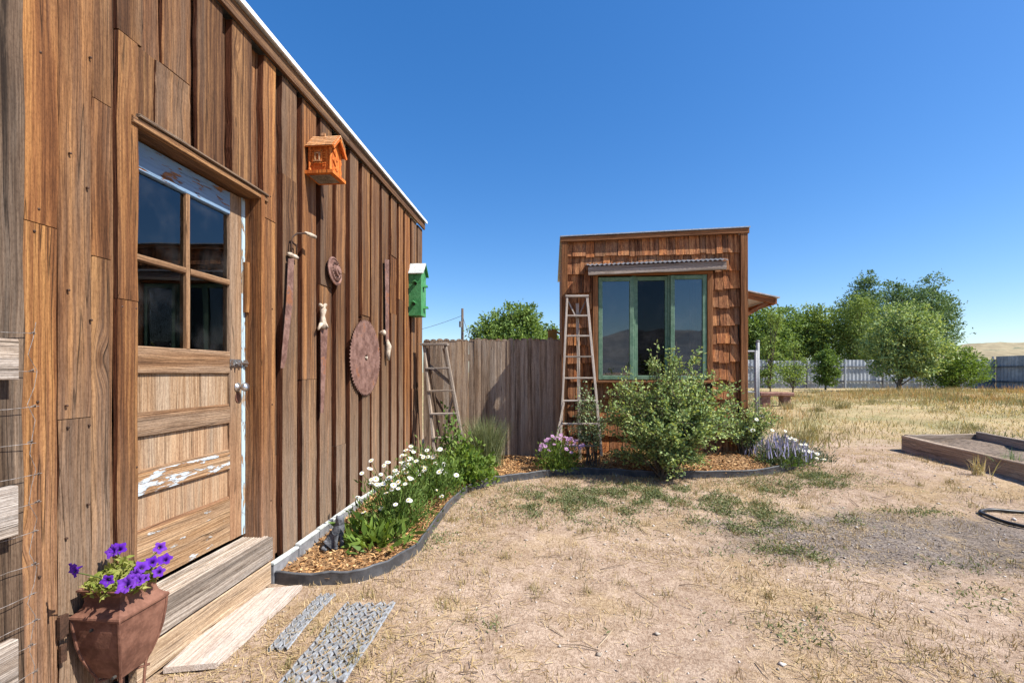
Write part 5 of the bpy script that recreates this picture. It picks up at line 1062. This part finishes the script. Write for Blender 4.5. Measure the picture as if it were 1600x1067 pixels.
# fallen straw
def fn(x, y): return notbed(x, y)*vis(x, y)*(.15+.85*sm(.42, .68, vn(x, y, 1.5, 61)))*(1-.6*np.exp(-(((x-2.75)/1.4)**2+((y-3.75)/.6)**2)))
x, y = scatter(70000, -1.65, 6.5, 1.3, 7.5, fn); P = np.stack([x, y, G(x, y)+.004], 1); V, Fc = blades(P, .055, .0035, .5, True); stuff('straw_litter', 'straw', V, Fc, 'dry straw and grass clippings littering the dirt yard', 'straw')
def fn(x, y): return ((x > -1.35) & (x < -.3) & (y > 1.4) & (y < 2.6))*(.25+.75*sm(.45, .6, vn(x, y, 7, 91)))
x, y = scatter(420, -1.4, -.3, 1.4, 2.6, fn); P = np.stack([x, y, G(x, y)+.014], 1); V, Fc = blades(P, .06, .004, .5, True); stuff('grate_litter', 'straw', V, Fc, 'loose straw blown over the metal grates', 'straw')
# short dry turf, thick outside the edging
def fn(x, y): return notbed(x, y)*vis(x, y)*np.clip(.75*np.exp(-(dedge(x, y)/.45)**2)+.55*sm(.6, .74, vn(x, y, 1.7, 62))+.7*sm(.66, .78, vn(x, y, 5, 63)), 0, 1)
x, y = scatter(120000, -1.6, 6.5, 1.3, 7, fn); P = np.stack([x, y, G(x, y)-.004], 1); V, Fc = blades(P, .038, .0036, .97); stuff('dry_turf', 'straw', V, Fc, 'short dry tan turf outside the garden edging', 'grass')
# dead tufts pressed flat
x, y = scatter(520, -1.4, 6, 1.4, 6.5, lambda x, y: notbed(x, y)*vis(x, y)*(.2+.8*sm(.45, .6, vn(x, y, 1.2, 81)))); k_ = rng.integers(12, 46, len(x)); sp = np.repeat(rng.uniform(.015, .05, len(x)), k_); x = np.repeat(x, k_)+rng.normal(size=k_.sum())*sp; y = np.repeat(y, k_)+rng.normal(size=k_.sum())*sp
k2 = ~inside(x, y); x, y = x[k2], y[k2]; P = np.stack([x, y, G(x, y)], 1); V, Fc = blades(P, .055, .0035, .99); stuff('dead_tufts', 'dead_grass', V, Fc, 'small flattened tufts of dead olive-brown grass on the dirt', 'grass')
# green weeds: patches by where they stand
pat = [(900, 785, .6, .34, 1.), (985, 775, .55, .28, 1.), (1090, 775, .3, .15, 1.), (1160, 800, .35, .3, .9), (1200, 765, .35, .18, .9), (1255, 745, .4, .15, 1.1), (950, 800, .3, .2, .7), (1130, 825, .3, .15, .7), (1290, 760, .35, .12, .6), (1250, 870, .3, .15, .5), (680, 840, .15, .15, .3), (750, 860, .15, .1, .25), (1300, 815, .25, .1, .35), (975, 1010, .12, .1, .1), (1240, 990, .3, .14, .10), (1490, 885, .3, .12, .08), (1530, 935, .3, .15, .08), (770, 985, .12, .1, .1), (1180, 860, .3, .15, .3), (1040, 768, .5, .12, .8), (870, 800, .25, .2, .8), (1420, 800, .3, .12, .3), (850, 740, .3, .05, .5)]
pw_ = [(gp(a, c), e, f_, s_) for a, c, e, f_, s_ in pat]
def fn(x, y):
    d = np.zeros(x.shape)
    for q, e, f_, s_ in pw_: d = np.maximum(d, s_*np.exp(-(((x-q.x)/e)**2+((y-q.y)/f_)**2)))
    return notbed(x, y)*np.clip(d, 0, 1)*(.1+.9*sm(.36, .6, vn(x, y, 6, 64)))*(.35+.65*sm(.3, .55, vn(x, y, 17, 65)))
x, y = scatter(900000, -1.5, 5.5, 1.4, 6.2, fn); P = np.stack([x, y, G(x, y)-.003], 1); n_ = len(x); P[:, 2] += rng.random(n_)**2*.045; V, Fc = leaves(P, rdir(n_, .45), .027, .0085); stuff('green_weeds', 'weed', V, Fc, 'low green weeds growing in patches outside the edging', 'weeds')
# far dry grass
def fn(x, y): return vis(x, y)*np.clip(sm(6.3, 9.5, y+.3*(x-4))*(.25+.75*sm(.35, .65, vn(x, y, .8, 66))), 0, 1)*(~((x > 5.0) & (x < 7.2) & (y < 7.7)))
x, y = scatter(90000, 2.7, 26, 6, 24, fn); P = np.stack([x, y, G(x, y)-.01], 1); dd = np.sqrt(x*x+y*y); V, Fc = blades(P, .04+.07*sm(8, 16, dd)*vn(x, y, .6, 67), .004+.0009*dd, .97); stuff('dry_grass', 'dry_grass', V, Fc, 'tan dry grass spreading over the far yard', 'grass')
def fn(x, y): return np.clip(np.exp(-(((x-18)/7)**2+((y-16)/4.)**2))*1.2*sm(.45, .62, vn(x, y, .45, 68))+.5*np.exp(-(((x-4.6)/1.4)**2+((y-12)/2.2)**2)), 0, 1)
x, y = scatter(75000, 3, 32, 9, 27, fn); P = np.stack([x, y, G(x, y)-.02], 1); V, Fc = blades(P, .12+.26*vn(x, y, .5, 77), .012, .7); stuff('tall_dry_grass', 'dry_grass_red', V, Fc, 'tall reddish dry grass on the low mound before the far fence', 'grass')
def fn(x, y): return vis(x, y)*sm(.62, .75, vn(x, y, .5, 69))*sm(7, 9, y)
x, y = scatter(42000, 2.8, 26, 7, 27, fn); P = np.stack([x, y, G(x, y)-.01], 1); V, Fc = blades(P, .15, .014, .8); stuff('green_grass', 'weed', V, Fc, 'patches of green grass among the dry grass of the far yard', 'grass')
# weed clumps standing in the field
x, y = scatter(420, 3.2, 24, 7.2, 22, lambda x, y: .25+.75*sm(.4, .65, vn(x, y, .35, 95))); kk = ~((x > 4.9) & (x < 7.3) & (y < 8)); x, y = x[kk], y[kk]
k_ = rng.integers(30, 130, len(x)); sp = np.repeat(rng.uniform(.06, .28, len(x)), k_); hh = np.repeat(rng.uniform(.08, .26, len(x)), k_); x = np.repeat(x, k_)+rng.normal(size=k_.sum())*sp; y = np.repeat(y, k_)+rng.normal(size=k_.sum())*sp
P = np.stack([x, y, G(x, y)-.01], 1); V, Fc = blades(P, hh, .010, .8); stuff('field_weeds', 'field_weed', V, Fc, 'olive and tan weed clumps dotted over the far dry field', 'weeds')
# grass tufts by the raised bed
for (px, py, h, n_, mt, lb_) in ((1582, 742, .26, 70, 'leaf_silver', 'spiky green grass tuft against the raised bed timber'), (1530, 742, .2, 50, 'dry_grass', 'small yellow dry tuft left of the spiky green one')):
    q = gp(px, py); o = thing('grass_tuft', lb_, 'grass', q); P0 = np.zeros((n_, 3)); P0[:, :2] = rng.normal(size=(n_, 2))*.04; V, Fc = blades(P0, h, .009, .7); mesh_obj('blades', np_mesh('blades', V, Fc), mt, o, q)
# stones and twigs
def rocks(n, fn, s0, s1, name, mat, label):
    x, y = scatter(n, -1.6, 6.5, 1.3, 7, fn); n = len(x); s = rng.uniform(s0, s1, n)[:, None]*rng.uniform(.6, 1.3, (n, 3)); P = np.stack([x, y, G(x, y)+s[:, 2]*.25], 1)
    O = np.array([[1, 0, 0], [0, 1, 0], [-1, 0, 0], [0, -1, 0], [0, 0, .7], [0, 0, -.6]]); a = rng.uniform(0, 6.28, n); ca, sa = np.cos(a), np.sin(a)
    Q = O[None]*s[:, None]*rng.uniform(.7, 1.2, (n, 6, 1)); Q = np.stack([Q[..., 0]*ca[:, None]-Q[..., 1]*sa[:, None], Q[..., 0]*sa[:, None]+Q[..., 1]*ca[:, None], Q[..., 2]], -1)
    Fc = np.array([[0, 1, 4], [1, 2, 4], [2, 3, 4], [3, 0, 4], [1, 0, 5], [2, 1, 5], [3, 2, 5], [0, 3, 5]]); stuff(name, mat, (P[:, None]+Q).reshape(-1, 3), (np.arange(n)[:, None, None]*6+Fc[None]).reshape(-1, 3), label, 'stones')
rocks(260, lambda x, y: notbed(x, y)*vis(x, y)*.8, .009, .02, 'pale_stones', 'pebbles', 'larger pale stones lying here and there on the dirt')
rocks(3200, lambda x, y: notbed(x, y)*vis(x, y)*.8, .003, .011, 'pebbles', 'pebbles', 'small pale pebbles scattered over the dirt')
rocks(16000, lambda x, y: np.exp(-(((x-2.75)/1.5)**2+((y-3.75)/.6)**2)*1.3)*(.3+.7*vn(x, y, 5, 71)), .003, .008, 'ash_gravel', 'gravel', 'dark grey gravel spilled on the dirt at right')
b = MB()
for k in range(150):
    x_, y_ = random.uniform(-1.2, 5), random.uniform(1.5, 5.2)
    if inside(np.array([x_]), np.array([y_]))[0]: continue
    a = random.uniform(0, 6.28); ln = random.uniform(.05, .22); p0 = Vector((x_, y_, g1(x_, y_)+.006)); x2, y2 = x_+math.cos(a)*ln, y_+math.sin(a)*ln; p1 = Vector((x2, y2, g1(x2, y2)+.008)); b.tube([p0, p0.lerp(p1, .5)+Vector((random.gauss(0, .012), random.gauss(0, .012), .008)), p1], [.0028, .0024, .0012], 4)
o = b.build('twigs', 'twig', None, (0, 0, 0)); tag(o, 'thin dry twigs lying about on the dirt', 'twigs', None, 'stuff')
